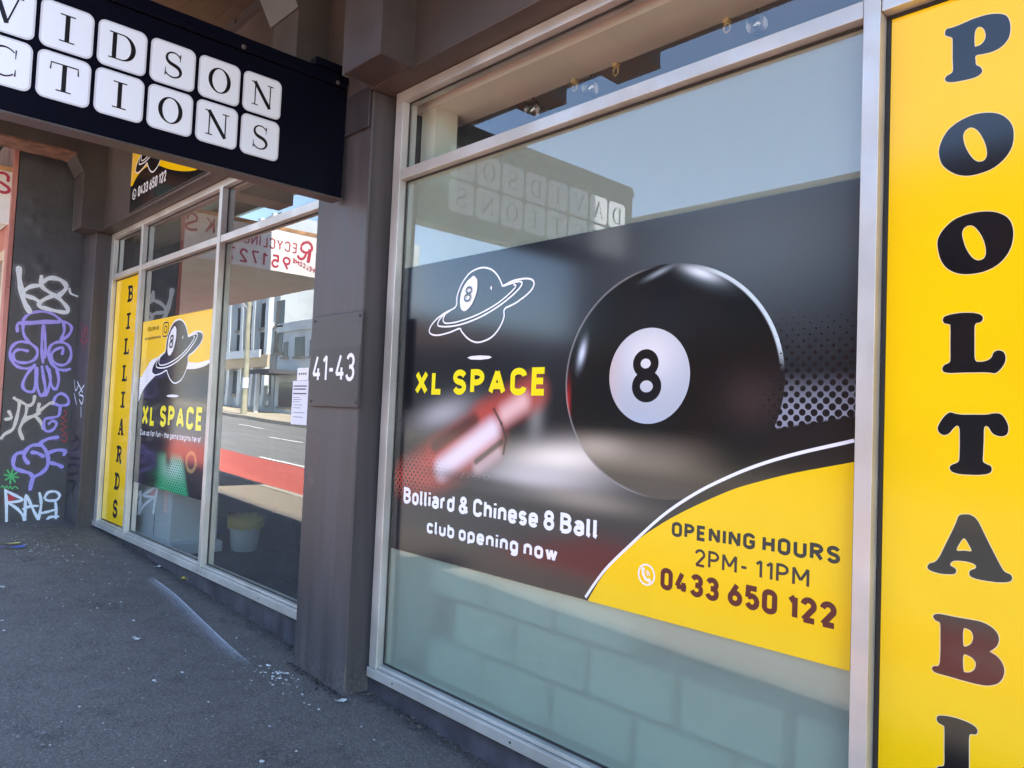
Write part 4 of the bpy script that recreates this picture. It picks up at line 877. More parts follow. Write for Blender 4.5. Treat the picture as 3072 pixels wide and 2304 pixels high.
box('photo_print', fx0, fx1, -.0022, -.0012, fz0, fz1, far_mat(), fb)
sc_ = lambda p: (fx0 + (p[0] + 7.893) / (7.893 - 6.154) * (fx1 - fx0), p[1])
c1 = [sc_(p) for p in crom(D_FCURVE, 5, False)]; c2 = [sc_(p) for p in crom(D_FCURVE2, 5, False)]
c2[-1] = (fx1, c2[-1][1]); c1[-1] = (fx1, c1[-1][1]); c1[0] = (fx0, c1[0][1]); c2[0] = (fx0, c2[0][1])
p = Print(F(-.0026)); p.fill([(fx0, fz1)] + c2 + [(fx1, fz1)]); p.build('yellow_field', M['yellow'], fb)
p = Print(F(-.0025)); p.fill(c2 + c1[::-1]); p.build('white_curve', M['bwhite'], fb)
p = Print(F(-.0029)); 
for i in range(15):
    for j in range(16):
        zz = .42 - j * .024; xx = fx0 + .02 + i * .026 + (j % 2) * .013
        if xx < fx0 + .33 - i * .002 and zz < .47: p.fill(arc(xx, zz, .0052 * (1 - i / 17), .0052 * (1 - i / 17), 0, 360, 6)[:-1])
p.build('dot_pattern', satin('grey_print', (.35, .33, .36), .13), fb)
(lx0, lz0), (lx1, lz1) = (-3.1951, .3667), (-2.4223, .7321)
logo(fb, -.0032, lambda p: (-7.50 + (p[0] - lx0) / (lx1 - lx0) * 1.20, .19 + (p[1] - lz0) / (lz1 - lz0) * .56), .0125, M['black'])
p = Print(F(-.0032)); p.fill(arc(-6.918, .0735, .15, .012, 0, 360, 24)[:-1]); p.build('emblem_shadow', M['bwhite'], fb)
line('lettering', 'XL SPACE', D_BOX_fxl, M['ytext'], fb, wt=.235, gap=.13, space=.32)
line('lettering', 'Cue up for fun - the game begins here!', D_BOX_fcue, M['bwhite'], fb, wt=.17, gap=.09, space=.26)
line('lettering', 'FOLLOW US', D_BOX_ffollow, M['black'], fb, wt=.18, gap=.1)
line('lettering', '@xlspacebilliards', D_BOX_fat, M['black'], fb, wt=.15, gap=.09)
p = Print(F(-.0034)); p.stroke(stad(-7.27, -7.13, .62, .745, .03), .012, True); p.stroke(arc(-7.2, .683, .035, .032, 0, 360, 16), .011, True); p.build('camera_icon', M['black'], fb)

# paper notice taped inside the far window
pn = thing('paper_notice', 'white printed notice sheets taped on the glass beside the pillar', 'notice', (-4.57, -.002, -.1))
box('sheet', -4.685, -4.47, -.003, -.0015, -.1, .19, paint('paper', (.70, .72, .78), .6, .03, 5, 0), pn)
box('sheet', -4.63, -4.475, -.0036, -.0031, .192, .275, paint('paper_white', (.78, .78, .78), .6, .03, 5, 0), pn)
p = Print(F(-.0042))
for zz, a, b_ in ((.155, -4.67, -4.49), (.135, -4.67, -4.50), (.105, -4.67, -4.49), (.08, -4.67, -4.58), (.065, -4.67, -4.55), (.05, -4.67, -4.57), (.03, -4.66, -4.54), (.01, -4.66, -4.56), (-.02, -4.66, -4.5), (-.05, -4.66, -4.52)):
    p.stroke([(a, zz), (b_, zz)], .008 if zz > .1 else .003)
for k in range(4): p.stroke([(-4.605 + k * .028, .236), (-4.588 + k * .028, .236)], .012)
p.build('printed_lines', M['ink'], pn)

# ------------------------------------------------------------------ hanging letter sign, square to the facade
SX = -3.85
hs = thing('hanging_sign', 'black hanging sign with two rows of white letter tiles across the footpath', 'sign', (-3.9, -1.35, 1.23))
box('sign_box', SX - .1, SX, -2.52, -.19, 1.232, 1.872, M['signblack'], hs, .004)
box('top_channel', SX - .108, SX + .012, -2.53, -.2, 1.875, 1.91, M['signblack'], hs, .003)
box('top_rail', SX - .09, SX - .004, -2.53, -.17, 1.911, 1.955, M['signblack'], hs, .003)
box('bottom_trim', SX - .104, SX + .006, -2.522, -.188, 1.222, 1.231, M['steel'], hs)
for yy in (-2.3, -1.45, -.82, -.26):
    mk('bolt', *lathe([(0, .012), (.007, .011), (.012, .006), (.013, 0)], (SX + .013, yy, 1.89), 10, (1, 0, 0)), M['steel'], hs)
box('mounting_block', SX - .02, SX + .24, -.185, -.167, 1.60, 1.83, M['dark'], hs, .004)
box('mounting_arm', SX - .06, SX + .01, -.40, -.187, 1.957, 2.0, M['signblack'], hs, .004)
def rrect(x0, x1, y0, y1, r, n=5):
    return stad(x0, x1, y0, y1, r)
def serif(pr, ch, cx, cz, H):
    """bracketless high-contrast capitals; cx centre, cz baseline"""
    th, TK, sf = .05, .15, .045
    P = lambda pts: [(cx + a * H, cz + b * H) for a, b in pts]
    def st(pts, wd, **k): pr.stroke(P(pts), wd * H if not isinstance(wd, list) else [q * H for q in wd], **k)
    def foot(x, b, l=.14): st([(x - l, b), (x + l, b)], sf)
    lo, hi = sf / 2, 1 - sf / 2
    if ch == 'I': st([(0, 0), (0, 1)], TK); foot(0, lo, .24); foot(0, hi, .24)
    if ch == 'T': st([(0, 0), (0, 1)], TK); foot(0, lo, .24); st([(-.44, hi), (.44, hi)], sf); st([(-.42, 1), (-.44, .72)], [.03, .05]); st([(.42, 1), (.44, .72)], [.03, .05])
    if ch == 'N': st([(-.32, 0), (-.32, 1)], th); st([(.34, 0), (.34, 1)], th); st([(-.36, 1), (.34, 0)], TK * 1.02); foot(-.32, lo); st([(-.5, hi), (-.28, hi)], sf); foot(.34, hi)
    if ch == 'V': st([(-.34, 1), (.02, 0)], TK); st([(.34, 1), (.02, 0)], th); foot(-.34, hi, .17); foot(.34, hi, .14)
    if ch == 'A': st([(.02, 1), (-.34, 0)], th); st([(.0, 1), (.34, 0)], TK); st([(-.24, .3), (.2, .3)], sf); foot(-.34, lo); foot(.34, lo, .17)
    if ch == 'U': st([(-.28, 1), (-.28, .34)] + arc(0.01, .34, .29, .33, 180, 360, 12) + [(.3, 1)], [TK, TK] + [TK - (TK - th) * min(1, i / 8) for i in range(13)][1:] + [th, th]); foot(-.28, hi, .17); foot(.3, hi)
    if ch == 'O': pr.fill(P(arc(0, .5, .46, .52, 0, 360, 48)[:-1]), [P(arc(0, .5, .30, .475, 0, 360, 40)[:-1])])
    if ch == 'D':
        pr.fill(P([(-.36, 0), (-.36, 1), (0, 1)] + arc(0, .5, .46, .5, 90, -90, 24)[1:-1] + [(0, 0)]), [P([(-.21, sf), (-.21, 1 - sf), (-.02, 1 - sf)] + arc(-.02, .5, .31, .455, 90, -90, 20)[1:-1] + [(-.02, sf)])])
        st([(-.47, lo), (-.34, lo)], sf); st([(-.47, hi), (-.34, hi)], sf)
    if ch == 'S':
        pts = arc(0, .755, .26, .235, 25, 250, 14) + arc(0, .25, .29, .24, 72, -155, 16)
        n = len(pts); st(pts, [.05 + .10 * math.exp(-((i / (n - 1) - .5) / .2) ** 2) for i in range(n)])
        st([(.26, .98), (.25, .68)], [.05, .02]); st([(-.29, .02), (-.28, .34)], [.05, .02])
    if ch == 'C':
        pts = arc(.03, .5, .42, .5, 48, 312, 28); n = len(pts)
        st(pts, [.045 + .115 * math.exp(-((i / (n - 1) - .5) / .22) ** 2) for i in range(n)])
        st([(.36, .98), (.35, .66)], [.05, .02]); st([(.36, .06), (.37, .3)], [.05, .02])
T0 = -.591
for row, (word, z0) in enumerate((('DAVIDSON', 1.566), ('AUCTIONS', 1.337))):
    for i, ch in enumerate(word[::-1]):
        y1 = T0 - i * .2314; y0 = y1 - .2145; zz = z0 + .2145
        pr = Print(Wp(SX + .0012)); pr.fill(rrect(y0, y1, z0, zz, .034)); tl = pr.build('letter_tile', M['tilerim'], hs)
        pr = Print(Wp(SX + .0022)); pr.fill(rrect(y0 + .008, y1 - .008, z0 + .008, zz - .008, .028)); pr.build('tile_face', M['tile'], tl)
        pr = Print(Wp(SX + .0032)); serif(pr, ch, (y0 + y1) / 2, z0 + .0445, .126); pr.build('letter', M['ink'], tl)

# ------------------------------------------------------------------ number plate on the pillar
npl = thing('number_plate', 'dark square number plate reading 41-43 screwed to the pillar', 'number plate', (-3.83, -.18, .02))
box('plate', -4.11, -3.565, -.186, -.168, .022, .558, M['plate'], npl, .003)
box('patch', -4.105, -3.57, -.1885, -.1865, .026, .362, paint('touched_up_paint', (.040, .036, .036), .4, .1, 3, .02), npl)
x0, x1, zb, zt = -4.083, -3.615, .168, .326
letters(F(-.189), '41-43', x0, x1, zb, zt - zb, M['white'], npl, wt=.13, gap=.1, wx=.021)
for xx in (-4.085, -3.59):
    for zz in (.052, .53):
        mk('screw', *lathe([(0, .004), (.006, .003), (.008, 0)], (xx, -.189, zz), 8, (0, -1, 0)), M['gasket'], npl)

# ------------------------------------------------------------------ phone board over the far window
pbd = thing('fascia_board', 'yellow and black printed board with phone number above the far window', 'sign', (-6.5, -.19, 1.83))
box('board', -7.83, -5.45, -.199, -.183, 1.832, 2.5, M['black'], pbd, .002)
yl = D_PB['yel']
pr = Print(F(-.2002)); yy = crom(yl[1:], 4, False)
pr.fill([(-7.828, 2.49), (-7.828, 2.09)] + yy + [(-5.7, 1.90), (-5.455, 2.0), (-5.455, 2.49)]); pr.build('yellow_field', M['yellow'], pbd)
pr = Print(F(-.2006))
for i in range(14):
    for j in range(13):
        if i < 3 + j * .3: pr.fill(arc(-7.815 + i * .032 + (j % 2) * .016, 2.14 + j * .026, .009 * (1 - i / 15), .008 * (1 - i / 15), 0, 360, 6)[:-1])
pr.build('dot_pattern', satin('white_dots', (.8, .72, .5), .2), pbd)
bx = D_PB['tel']
pr = Print(F(-.2012)); write(pr, '0433 650 122', bx[0][0] + .01, bx[2][0], (bx[0][1] + bx[2][1]) / 2, .1, wt=.2, gap=.1); pr.stroke(arc(-7.69, 1.985, .05, .046, 0, 360, 20), .012, True); pr.stroke([(-7.71, 2.0), (-7.70, 1.975), (-7.675, 1.968)], .016, caps=True); pr.build('lettering', M['bwhite'], pbd)
logo(pbd, -.2008, lambda p: (-7.70 + (p[0] - lx0) / (lx1 - lx0) * 1.0, 2.10 + (p[1] - lz0) / (lz1 - lz0) * .58), .014, M['black'])
pr = Print(F(-.2008)); pr.stroke([(-6.50, 2.02), (-6.42, 2.03), (-6.44, 2.07), (-6.36, 2.03), (-6.32, 2.08), (-6.26, 2.04), (-6.2, 2.09), (-6.15, 2.06)], .009); pr.build('scribble', M['ink'], pbd)

# ------------------------------------------------------------------ neighbour with graffiti side wall
gw = thing('graffiti_wall', 'black painted rendered side wall covered in white and violet graffiti', 'wall', (-9.5, -.5, ground(-9.5)))
v = []; f = []
NY, NZ = 26, 150
for j in range(NZ + 1):
    for i in range(NY + 1):
        yy = -.845 + .66 * i / NY; zz = ground(-9.45) - .05 + 4.4 * j / NZ
        r = 0
        for (cy, cz, s, a) in ((-.70, 1.93, .045, .012), (-.62, 1.98, .04, .011), (-.60, 1.83, .05, .009), (-.62, 1.48, .05, .014), (-.56, 1.42, .045, .012), (-.53, 1.52, .03, .01), (-.7, 2.12, .025, .008)):
            r += a * math.exp(-(((yy - cy) / s) ** 2 + ((zz - cz) / s) ** 2)) * (.6 + .8 * sin(yy * 130 + zz * 90) ** 2)
        v.append((-9.449 + r * .9 + .0012 * sin(zz * 9 + yy * 5), yy, zz))
for j in range(NZ):
    for i in range(NY):
        a = j * (NY + 1) + i; f.append((a, a + 1, a + NY + 2, a + NY + 1))
mk('wall_face', v, f, M['render'], gw, smooth=True)
box('wall_body', -9.8, -9.4515, -.845, 3, ground(-9.5) - .1, 7.5, M['render'], gw)
def halo(name, col):
    b = NB(name); b.fin(col, .6, 0, .2)
    b.set(b.bsdf.inputs['Alpha'], b.ramp(b.noise(170, 3, .7), .46, .72, 0, .55)); return b.m
HALO = {k: halo('overspray_' + k, tuple(m.node_tree.nodes['Principled BSDF'].inputs[0].links[0].from_node.inputs[6].default_value[:3])) for k, m in GR.items()}
by = {}
for col, wd, pts in D_GRAF: by.setdefault(col, []).append((wd, pts))
for col, strokes in by.items():
    for wd, pts in strokes:
        pr = Print(Wp(-9.4445), .0001)
        sm = crom(pts, 5, False) if len(pts) > 2 else pts
        ws = [wd * (1 + .16 * sin(i * .7 + wd * 900)) for i in range(len(sm))]
        pr.stroke(sm, ws, caps=True); st = pr.build('spray_stroke', GR[col], gw)
        if wd > .012:
            pr = Print(Wp(-9.4462), .00005); pr.stroke(sm, [q * 2.1 for q in ws], caps=True); pr.build('overspray', HALO[col], st)
for col, wd, pts in D_GRAF2:
    pr = Print(F(-.2015), .0001); sm = crom(pts, 5, False) if len(pts) > 2 else pts
    pr.stroke(sm, wd, caps=True); o = pr.build('spray_stroke', GR[col], bld)
nb = thing('timber_shop', 'weathered red timber shopfront beyond the black graffiti wall', 'building', (-12, -.85, ground(-12)))
box('corner_post', -9.60, -9.462, -.90, -.851, ground(-9.6) - .1, 2.86, M['pink'], nb, .006)
xx = -9.61; k = 0
while xx > -10.6:
    box('board', xx - .115, xx - .003, -.872, -.851, ground(-10) - .1, -.25, M['pink'], nb, .003); xx -= .118
box('sill_rail', -16, -9.602, -.90, -.873, -.248, -.16, M['pink'], nb, .004)
box('window_frame', -9.76, -9.70, -.89, -.851, -.158, 1.60, paint('cream_frame', (.55, .46, .34), .5, .1, 4, .05), nb, .004)
box('window_frame', -11.8, -9.762, -.89, -.851, 1.50, 1.60, paint('cream_frame_b', (.55, .46, .34), .5, .1, 4, .05), nb, .004)
pane('glass_pane', -11.8, -9.763, -.157, 1.498, nb, -.868)
box('head_board', -16, -9.602, -.885, -.851, 1.602, 2.86, M['pink'], nb, .004)
box('wall_backing', -16, -9.805, -.84, -.6, ground(-16) - .1, 2.9, M['dark'], nb)
box('poster', -9.698, -9.61, -.892, -.873, -.15, .1, M['white_board'], nb)
box('upper_wall', -16, -9.462, -.80, -.3, 2.93, 7.4, M['pink'], nb)
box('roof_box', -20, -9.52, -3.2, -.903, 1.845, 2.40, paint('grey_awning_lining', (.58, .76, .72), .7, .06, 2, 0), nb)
rb = thing('recycling_board', 'white hand painted board with red letters on the end of the timber shop awning', 'sign', (-9.5, -2, 1.84))
box('board', -9.518, -9.494, -3.2, -.862, 1.838, 2.40, paint('white_painted_board', (.74, .72, .68), .55, .06, 3, .05, dirt=(.5, .42, .36, .4)), rb, .002)
box('timber_edge', -9.53, -9.49, -3.2, -.862, 2.402, 2.45, paint('raw_timber', (.45, .25, .12), .7, .3, 6, .1), rb)
red = satin('red_sign_paint', (.42, .03, .06), .5)
pr = Print(Wp(-9.4928))
for q in ('R',): pr.stroke(crom(D_REC[q], 4, False), .035)
pr.stroke(crom(D_REC['Rl'], 4, False), .05); pr.stroke(crom(D_REC['Rt'], 4, False), .035)
write(pr, 'ECYCLING', -2.40, -1.66, 2.13, .135, wt=.1, gap=.2, wx=.017)
write(pr, '951727', -2.32, -1.46, 1.885, .17, wt=.1, gap=.25, wx=.027)
write(pr, 'WELCOME', -2.72, -2.35, 1.90, .06, wt=.12, gap=.2, wx=.011, rise=.1)
write(pr, 'K', -1.28, -1.16, 2.17, .2, wt=.1, gap=.15, wx=.02)
pr.stroke(crom([(-.935, 2.30), (-.94, 2.35), (-.985, 2.372), (-1.04, 2.345), (-1.04, 2.29), (-.975, 2.255), (-.925, 2.222), (-.925, 2.185), (-.97, 2.166), (-1.05, 2.18)], 5, False), .03, caps=True)
pr.build('lettering', red, rb)
for zz in (1.88, 2.36):
    mk('screw', *lathe([(0, .005), (.007, .004), (.009, 0)], (-9.494, -.885, zz), 8, (1, 0, 0)), M['gasket'], rb)

# ------------------------------------------------------------------ inside the shops
cb = thing('display_cabinet', 'white cabinet standing inside the far window', 'cabinet', (-7.6, .2, FL))
box('body', -8.35, -7.12, .12, .55, FL + .1, -.40, M['white_board'], cb, .004)
box('base', -8.40, -7.03, .10, .57, FL, FL + .098, M['white_board'], cb, .004)
box('door_gap', -7.552, -7.546, .117, .1195, FL + .11, -.41, M['gasket'], cb)
bi = thing('waste_bin', 'white bucket bin with yellow liner inside the far window', 'bin', (-6.95, .75, FL))
mk('bucket', *lathe([(.10, .0), (.12, .01), (.15, .30), (.155, .31), (.14, .30)], (-6.95, .75, FL + .002), 20), M['white_board'], bi, smooth=True)
lv, lf = lathe([(.15, .22), (.165, .24), (.172, .30), (.165, .34), (.14, .33), (.12, .2)], (-6.95, .75, FL), 26)
lv = [(a + .008 * sin(i * 2.7), b + .008 * sin(i * 1.9), c + .012 * sin(i * 3.1)) for i, (a, b, c) in enumerate(lv)]
mk('liner', lv, lf, paint('yellow_plastic_liner', (.55, .42, .05), .35, .2, 9, .2), bi, smooth=True)
tb = thing('games_table', 'dark legged table standing inside the far shop', 'table', (-6.2, 1.6, FL))
box('top', -7.0, -4.9, 1.1, 2.3, -.62, -.55, paint('table_timber', (.10, .06, .045), .4, .2, 4, .05), tb, .01)
for a in (-6.9, -5.05):
    for b_ in (1.2, 2.15): box('leg', a, a + .1, b_, b_ + .1, FL, -.622, M['gasket'], tb, .006)
box('shelf', -6.75, -5.1, 1.25, 2.1, FL + .16, FL + .2, M['white_board'], tb)
# pale blocks stacked behind the frosted glass
n = 0
for row in range(3):
    xx = -3.15 + (.2 if row % 2 else 0); n = 0
    while xx < -1.0:
        if not (row == 2 and xx > -1.9):
            bl = tag(box('pale_block', xx, xx + .40, .05, .25, FL + .012 + row * .215, FL + .205 + row * .215, M['foam'], None, .01),
                ('pale block behind the frosted glass, %s course, %s from the pillar' % (('bottom', 'middle', 'top')[row], ('first', 'second', 'third', 'fourth', 'fifth', 'sixth')[n])), 'block', 'pale blocks stacked behind the frosted window')
        xx += .445; n += 1
M['chrome'] = NB('lamp_chrome').fin((.45, .45, .46), .18, 1.0)
spots = ((-3.0, 'lowest'), (-2.57, 'middle'), (-1.63, 'rightmost'))
for xs, nm in spots:
    t = thing('spotlight', {'lowest': 'small round spotlight nearest the pillar in the upper window light', 'middle': 'small round spotlight between the hooks in the upper window light', 'rightmost': 'small round spotlight near the tall mullion in the upper window light'}[nm], 'lamp', (xs, .5, 1.74), 'spotlights under the shop ceiling')
    ax = Vector((.35, -.55, -.75)).normalized()
    mk('housing', *lathe([(0.0, -.075), (.022, -.07), (.03, -.03), (.048, .0), (.05, .012), (.046, .014)], (xs, .5, 1.745), 20, ax), M['gasket'], t, smooth=True)
    mk('reflector', *lathe([(.046, .010), (.030, -.012), (.012, -.03), (.0, -.032)], (xs, .5, 1.745), 20, ax), M['chrome'], t, smooth=True)
    mk('stem', *tube([(xs, .5, 1.80), (xs - .01, .53, 1.9), (xs, .55, 2.25)], .006), M['gasket'], t)
brass = paint('brass_hook', (.62, .48, .22), .35, .1, 5, 0)
for i, (xs, nm) in enumerate(((-2.60, 'lower'), (-2.33, 'upper'), (-1.72, 'farther right'))):
    t = thing('ceiling_hook', 'small cream screw hook, the %s one on the bulkhead edge' % nm, 'hook', (xs, .415, 1.76), 'hooks along the bulkhead edge')
    box('base', xs - .014, xs + .014, .395, .425, 1.742, 1.7615, brass, t, .003)
    mk('ring', *tube([(xs + .016 * cos(a), .41, 1.722 + .02 * sin(a)) for a in [2 * pi * k / 14 for k in range(15)]], .004, 6), brass, t)
tag(mk('hanging_cable', *tube([(-3.4, .5, 1.78), (-3.2, .5, 1.71), (-3.05, .48, 1.66), (-2.9, .46, 1.6), (-2.78, .45, 1.5)], .005, 6), M['gasket']), 'thin black cable drooping below the spotlight behind the upper window light', 'cable')
sk = thing('power_outlet', 'pale square power outlet behind the lower frosted glass by the pillar', 'outlet', (-3.28, .3, -.95))
box('plate', -3.36, -3.22, .305, .32, -1.0, -.86, M['white_board'], sk, .004)
box('plug', -3.37, -3.32, .25, .304, -.99, -.92, M['white_board'], sk, .004)

# ------------------------------------------------------------------ marks and litter on the path
def gp(x, y, dz): return (x, y, ground(x) + dz)
def decal():
    b = NB('white_overspray')
    uv = b.t.nodes.new('ShaderNodeUVMap'); sp = b.t.nodes.new('ShaderNodeSeparateXYZ'); b.t.links.new(uv.outputs[0], sp.inputs[0])
    u, v = sp.outputs[0], sp.outputs[1]
    a = b.mul(b.op('POWER', b.sub(1.0, u), 4.0), b.mul(b.ramp(v, 0, .12), b.ramp(v, 1, .7)))
    a = b.mul(a, b.ramp(b.noise(140, 4, .7), .3, .62))
    a = b.clamp(b.add(b.mul(a, .95), b.mul(b.ramp(u, .05, .0), b.mul(b.ramp(v, 0, .05), b.ramp(v, 1, .55, 0, .75)))))
    b.fin((.55, .57, .6), .7, 0, .3); b.set(b.bsdf.inputs['Alpha'], b.clamp(a)); return b.m
pa, pc, pbb = D_LINE[0], D_LINE[1], D_LINE[2]
v = []; f = []; uvs = []
pts = crom([(q[0], q[1]) for q in D_LINE], 8, False)
for i, (a, b_) in enumerate(pts):
    t = i / (len(pts) - 1)
    j = min(i, len(pts) - 2); d = Vector((pts[j + 1][0] - a, pts[j + 1][1] - b_)) if i < len(pts) - 1 else Vector((a - pts[i - 1][0], b_ - pts[i - 1][1]))
    d.normalize(); nr = Vector((d.y, -d.x))
    if nr.y > 0: nr = -nr
    v += [gp(a, b_, .0045 + .002), gp(a + nr.x * .2, b_ + nr.y * .2, .0045 + .002)]; uvs += [(0, t), (1, t)]
for i in range(len(pts) - 1): f.append((2 * i, 2 * i + 1, 2 * i + 3, 2 * i + 2))
o = mk('spray_paint_line', v, f, decal())
ul = o.data.uv_layers.new(name='UVMap')
for lp in o.data.loops: ul.data[lp.index].uv = uvs[lp.vertex_index]
tag(o, 'thin white overspray line across the asphalt footpath', 'paint mark')
chip = paint('pale_litter', (.50, .50, .48), .8, .3, 30, 0)
def bits(name, spots, mat, label=None):
    m = MB()
    for (x, y, s) in spots:
        a0 = random.random() * 6; n = random.choice((5, 6, 7))
        vv = [gp(x, y, .006 + .002)] + [gp(x + s * (1 + .4 * random.random()) * cos(a0 + 2 * pi * k / n), y + s * .7 * (1 + .4 * random.random()) * sin(a0 + 2 * pi * k / n), .004) for k in range(n)]
        m.add(vv, [(0, 1 + k, 1 + (k + 1) % n) for k in range(n)])
    return m.build(name, mat)
sp = []
for _ in range(260):
    x = -9 + 7.5 * random.random() ** .8; y = -.25 - 2.0 * random.random()
    sp.append((x, y, .0035 + .010 * random.random() ** 3))
for _ in range(45): sp.append((-4.05 + random.gauss(0, .10), -.36 + random.gauss(0, .06), .003 + .012 * random.random() ** 2))
for _ in range(50): sp.append((-8.0 + random.gauss(0, .5), -.7 + random.gauss(0, .2), .004 + .008 * random.random()))
o = bits('gravel_litter', sp, chip); tag(o, 'pale grit and paper flecks scattered over the footpath', 'litter', kind='stuff')
gum = paint('old_gum', (.16, .155, .15), .8, .2, 20, 0)
o = bits('gum_spots', [(-8.2 + 6.2 * random.random(), -.3 - 1.6 * random.random(), .012 + .012 * random.random()) for _ in range(70)], gum); tag(o, 'flattened grey gum spots on the footpath', 'gum', kind='stuff')
grit = paint('dark_grit', (.07, .06, .055), .9, .5, 20, .2)
m = MB()
for _ in range(900):
    x = random.choice((random.uniform(-8.9, -4.2), random.uniform(-3.6, -1.2), random.uniform(-4.2, -3.58)))
    y = -.015 - abs(random.gauss(0, .03)) if not -4.2 < x < -3.58 else -.17 - abs(random.gauss(0, .025))
    s = .004 + .012 * random.random() ** 2
    vv = [(gp(x, y, 0)[0] + s * random.uniform(-1, 1), y + s * random.uniform(-1, 1), ground(x) + s * random.uniform(-.3, 1)) for _k in range(4)]
    m.add(vv, [(0, 1, 2), (0, 2, 3), (0, 3, 1), (1, 3, 2)])
tag(m.build('wall_grit', grit), 'dark grit gathered where the footpath meets the walls', 'grit', kind='stuff')
def scrap(name, label, cat, pos, wd, dp, mat, rot, h=.004):
    c, s = cos(rot), sin(rot); vv = []
    for i in range(4):
        for j in range(3):
            a = (i / 3 - .5) * wd; b_ = (j / 2 - .5) * dp
            vv.append((pos[0] + a * c - b_ * s, pos[1] + a * s + b_ * c, ground(pos[0]) + .006 + h * (1 + sin(i * 2.1 + j))))
    ff = [(i * 3 + j, (i + 1) * 3 + j, (i + 1) * 3 + j + 1, i * 3 + j + 1) for i in range(3) for j in range(2)]
    return tag(mk(name, vv, ff, mat), label, cat)
scrap('plastic_scrap', 'small blue plastic wrapper lying before the graffiti wall', 'litter', D_SCR[0], .2, .035, paint('blue_wrapper', (.05, .12, .5), .4, .1, 9, 0), 1.4, .008)
scrap('plastic_scrap', 'small white and yellow wrapper lying before the graffiti wall', 'litter', D_SCR[1], .2, .03, paint('yellow_wrapper', (.6, .5, .15), .4, .4, 30, 0), 1.3, .006)
scrap('tape_scrap', 'bit of yellow tape at the foot of the window mullion', 'litter', D_SCR[2], .16, .03, paint('yellow_tape', (.65, .52, .05), .5, .2, 20, 0), .35, .012)
scrap('dry_leaf', 'curled brown dry leaf by the large window plinth', 'leaf', D_SCR[3], .045, .03, paint('dry_leaf_brown', (.20, .10, .06), .7, .3, 60, .2), .8, .014)
for i, (p_, l_) in enumerate(zip(D_SCR[4:], ('pale paper scrap near the spray painted line', 'pale paper scrap below the far window sill', 'pale paper scrap at the left edge of the path', 'pale flattened scrap beside the pillar base'))):
    scrap('paper_scrap', l_, 'litter', p_, .06, .03, chip, i * 1.3 + .4, .005)

# ------------------------------------------------------------------ across the road, met in the glass
def facade(name, label, x0, x1, top, wall, wins, y=-16.0, depth=9, extras=()):
    t = thing(name, label, 'building', ((x0 + x1) / 2, y, ground((x0 + x1) / 2)), 'buildings across the road')
    g = min(ground(x0), ground(x1)) - .3
    box('wall', x0, x1, y - depth, y, g, top, wall, t)
    box('parapet', x0 - .05, x1 + .05, y - .2, y + .12, top - .35, top + .12, wall, t)
    for (a, b_, c, d, mt) in wins: box('window', a, b_, y + .002, y + .02, c, d, mt, t); box('window_sill', a - .08, b_ + .08, y + .002, y + .12, c - .1, c - .003, M['concrete'], t)
    for (nm, a, b_, c, d, e_, f_, mt) in extras: box(nm, a, b_, y + c, y + d, e_, f_, mt, t)
    return t
greyw = paint('grey_render', (.48, .51, .51), .8, .1, 1, 0); lightw = paint('pale_grey_render', (.62, .66, .66), .8, .1, 1, 0)
creamw = paint('cream_render', (.60, .48, .32), .8, .1, 1, 0); brick = paint('brown_brick', (.16, .10, .075), .85, .25, 4, 0); slate = paint('dark_render', (.10, .10, .11), .8, .2, 1, 0)
dwin = satin('dark_window', (.03, .03, .033), .1); swin = satin('shop_glass', (.10, .11, .115), .08)
ex = []; wi = []
for i in range(8):
    x = -50 + i * 1.62
    ex.append(('pilaster', x - .16, x + .16, .0, .35, .1, 10.6, lightw))
    wi += [(x + .3, x + 1.32, 2.95, 4.2, dwin), (x + .3, x + 1.32, 4.45, 5.8, dwin), (x + .3, x + 1.32, 6.6, 8.2, dwin)]
ex += [('shop_fascia', -50, -38, .36, .5, 2.2, 2.85, creamw), ('shop_sign', -43.2, -38.7, .52, .62, 2.72, 3.15, M['white_board'])]
wi += [(-49 + i * 2.2, -47.2 + i * 2.2, .75, 2.1, swin) for i in range(5)]
facade('office_building', 'tall grey building with pale pilasters and dark windows across the road', -50, -38, 10.5, greyw, wi, extras=ex)
facade('rendered_terrace', 'grey rendered terrace with a dark shop awning across the road', -37.9, -33.2, 4.4, lightw,
    [(-37.2, -36.6, 2.7, 3.5, dwin), (-35.9, -34.9, 2.7, 3.7, dwin), (-34.4, -33.7, 2.7, 3.5, dwin), (-37.4, -36, .1, 1.4, swin), (-35.3, -33.6, .1, 1.5, slate)],
    extras=[('shop_awning', -38, -35.4, .13, 1.6, 1.75, 1.95, slate), ('post', -36.9, -36.7, 1.4, 1.58, -.3, 1.74, lightw)])
hb = thing('painted_hoarding', 'roof hoarding covered in pink and teal graffiti across the road', 'hoarding', (-36, -19, 4.5))
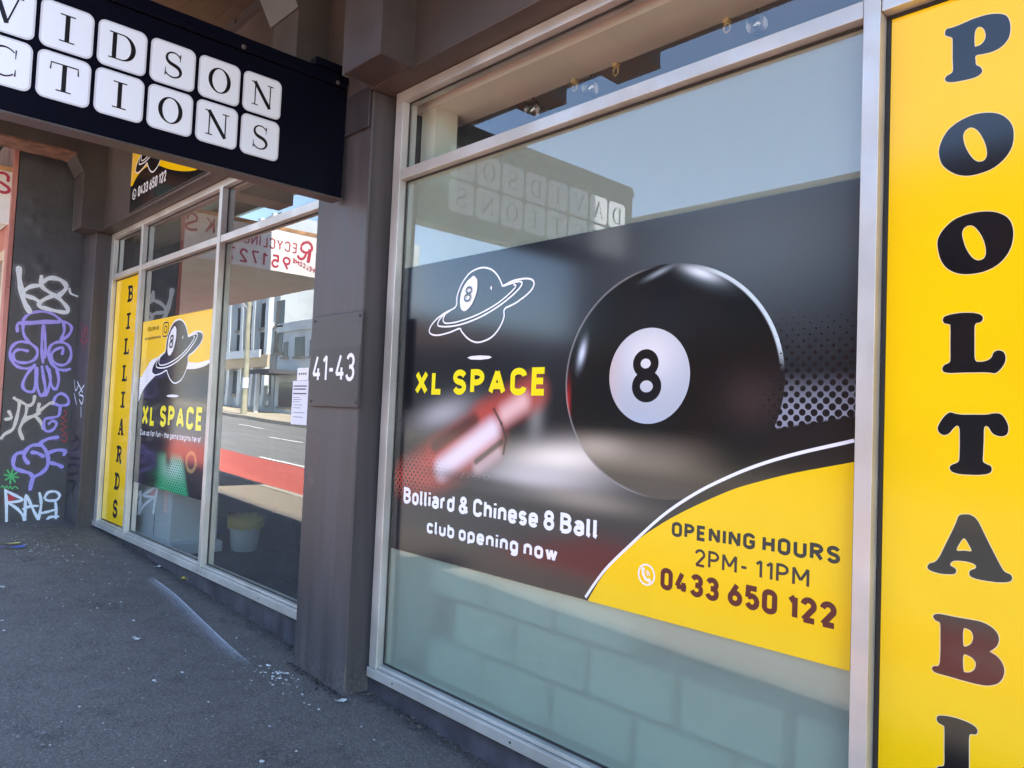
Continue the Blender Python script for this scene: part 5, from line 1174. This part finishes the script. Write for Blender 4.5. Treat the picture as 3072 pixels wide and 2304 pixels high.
def muralm():
    b = NB('mural_paint'); n = b.noise(1.1, 5, .7); n2 = b.noise(1.7, 4, .7, stretch=(1, 1, .6))
    c = b.mix(b.ramp(n, .50, .53), (.75, .75, .72), (.15, .55, .55)); c = b.mix(b.ramp(n2, .55, .58), c, (.8, .15, .4)); c = b.mix(b.ramp(b.noise(2.6, 4), .60, .62), c, (.05, .05, .06)); return b.fin(c, .7, 0, .3)
mv = [(-38.6, -20.5, 4.45), (-33.6, -17.4, 4.45), (-33.8, -17.0, 4.45), (-38.8, -20.1, 4.45)]
mk('panel', mv + [(a, b_, 8.2) for a, b_, c in mv], BF, muralm(), hb)
for a, b_ in ((-38.0, -20.4), (-34.5, -18.2)): box('post', a, a + .15, b_ - .3, b_ - .1, 4.3, 7.6, slate, hb)
facade('brick_shop', 'low brown brick shop across the road', -33, -26.5, 4.3, brick, [(-32.4 + i * 2, -31 + i * 2, 2.2, 3.4, dwin) for i in range(3)] + [(-32.5, -27, -.4, 1.3, swin)])
facade('low_garage', 'low dark garage building across the road', -26.3, -17, 2.6, slate, [(-25.6 + i * 2.9, -23.2 + i * 2.9, -.8, 1.4, swin) for i in range(3)])
facade('brown_warehouse', 'brown brick two storey warehouse across the road', -16.8, 12, 6.2, brick, [(-16 + i * 2.4, -14.7 + i * 2.4, 2.6, 4.4, dwin) for i in range(11)] + [(-16 + i * 4.8, -12.6 + i * 4.8, -1.2, 1.5, slate) for i in range(5)])
facade('cream_building', 'cream rendered building at the far end across the road', -66, -50.3, 7.6, creamw, [(-64 + i * 3, -62.6 + i * 3, 3.5, 5.4, dwin) for i in range(4)] + [(-60 + i * 3, -58.6 + i * 3, .6, 2.4, swin) for i in range(3)])
pl = thing('power_pole', 'pale timber power pole with street lamp arm across the road', 'pole', (-34.5, -12.8, ground(-34.5)))
wood = paint('bleached_pole_timber', (.36, .34, .24), .8, .15, 3, .1)
mk('shaft', *tube([(-34.5, -12.8, ground(-34.5) - .3), (-34.5, -12.8, 2), (-34.45, -12.8, 5.0)], [.16, .14, .11], 12), wood, pl)
mk('lamp_arm', *tube([(-34.45, -12.8, 4.6), (-34.6, -12.0, 5.3), (-34.9, -10.4, 5.6)], .045, 8), M['alu'], pl)
mk('band', *lathe([(.17, 0), (.17, .5)], (-34.5, -12.8, .9), 12), M['white_board'], pl)
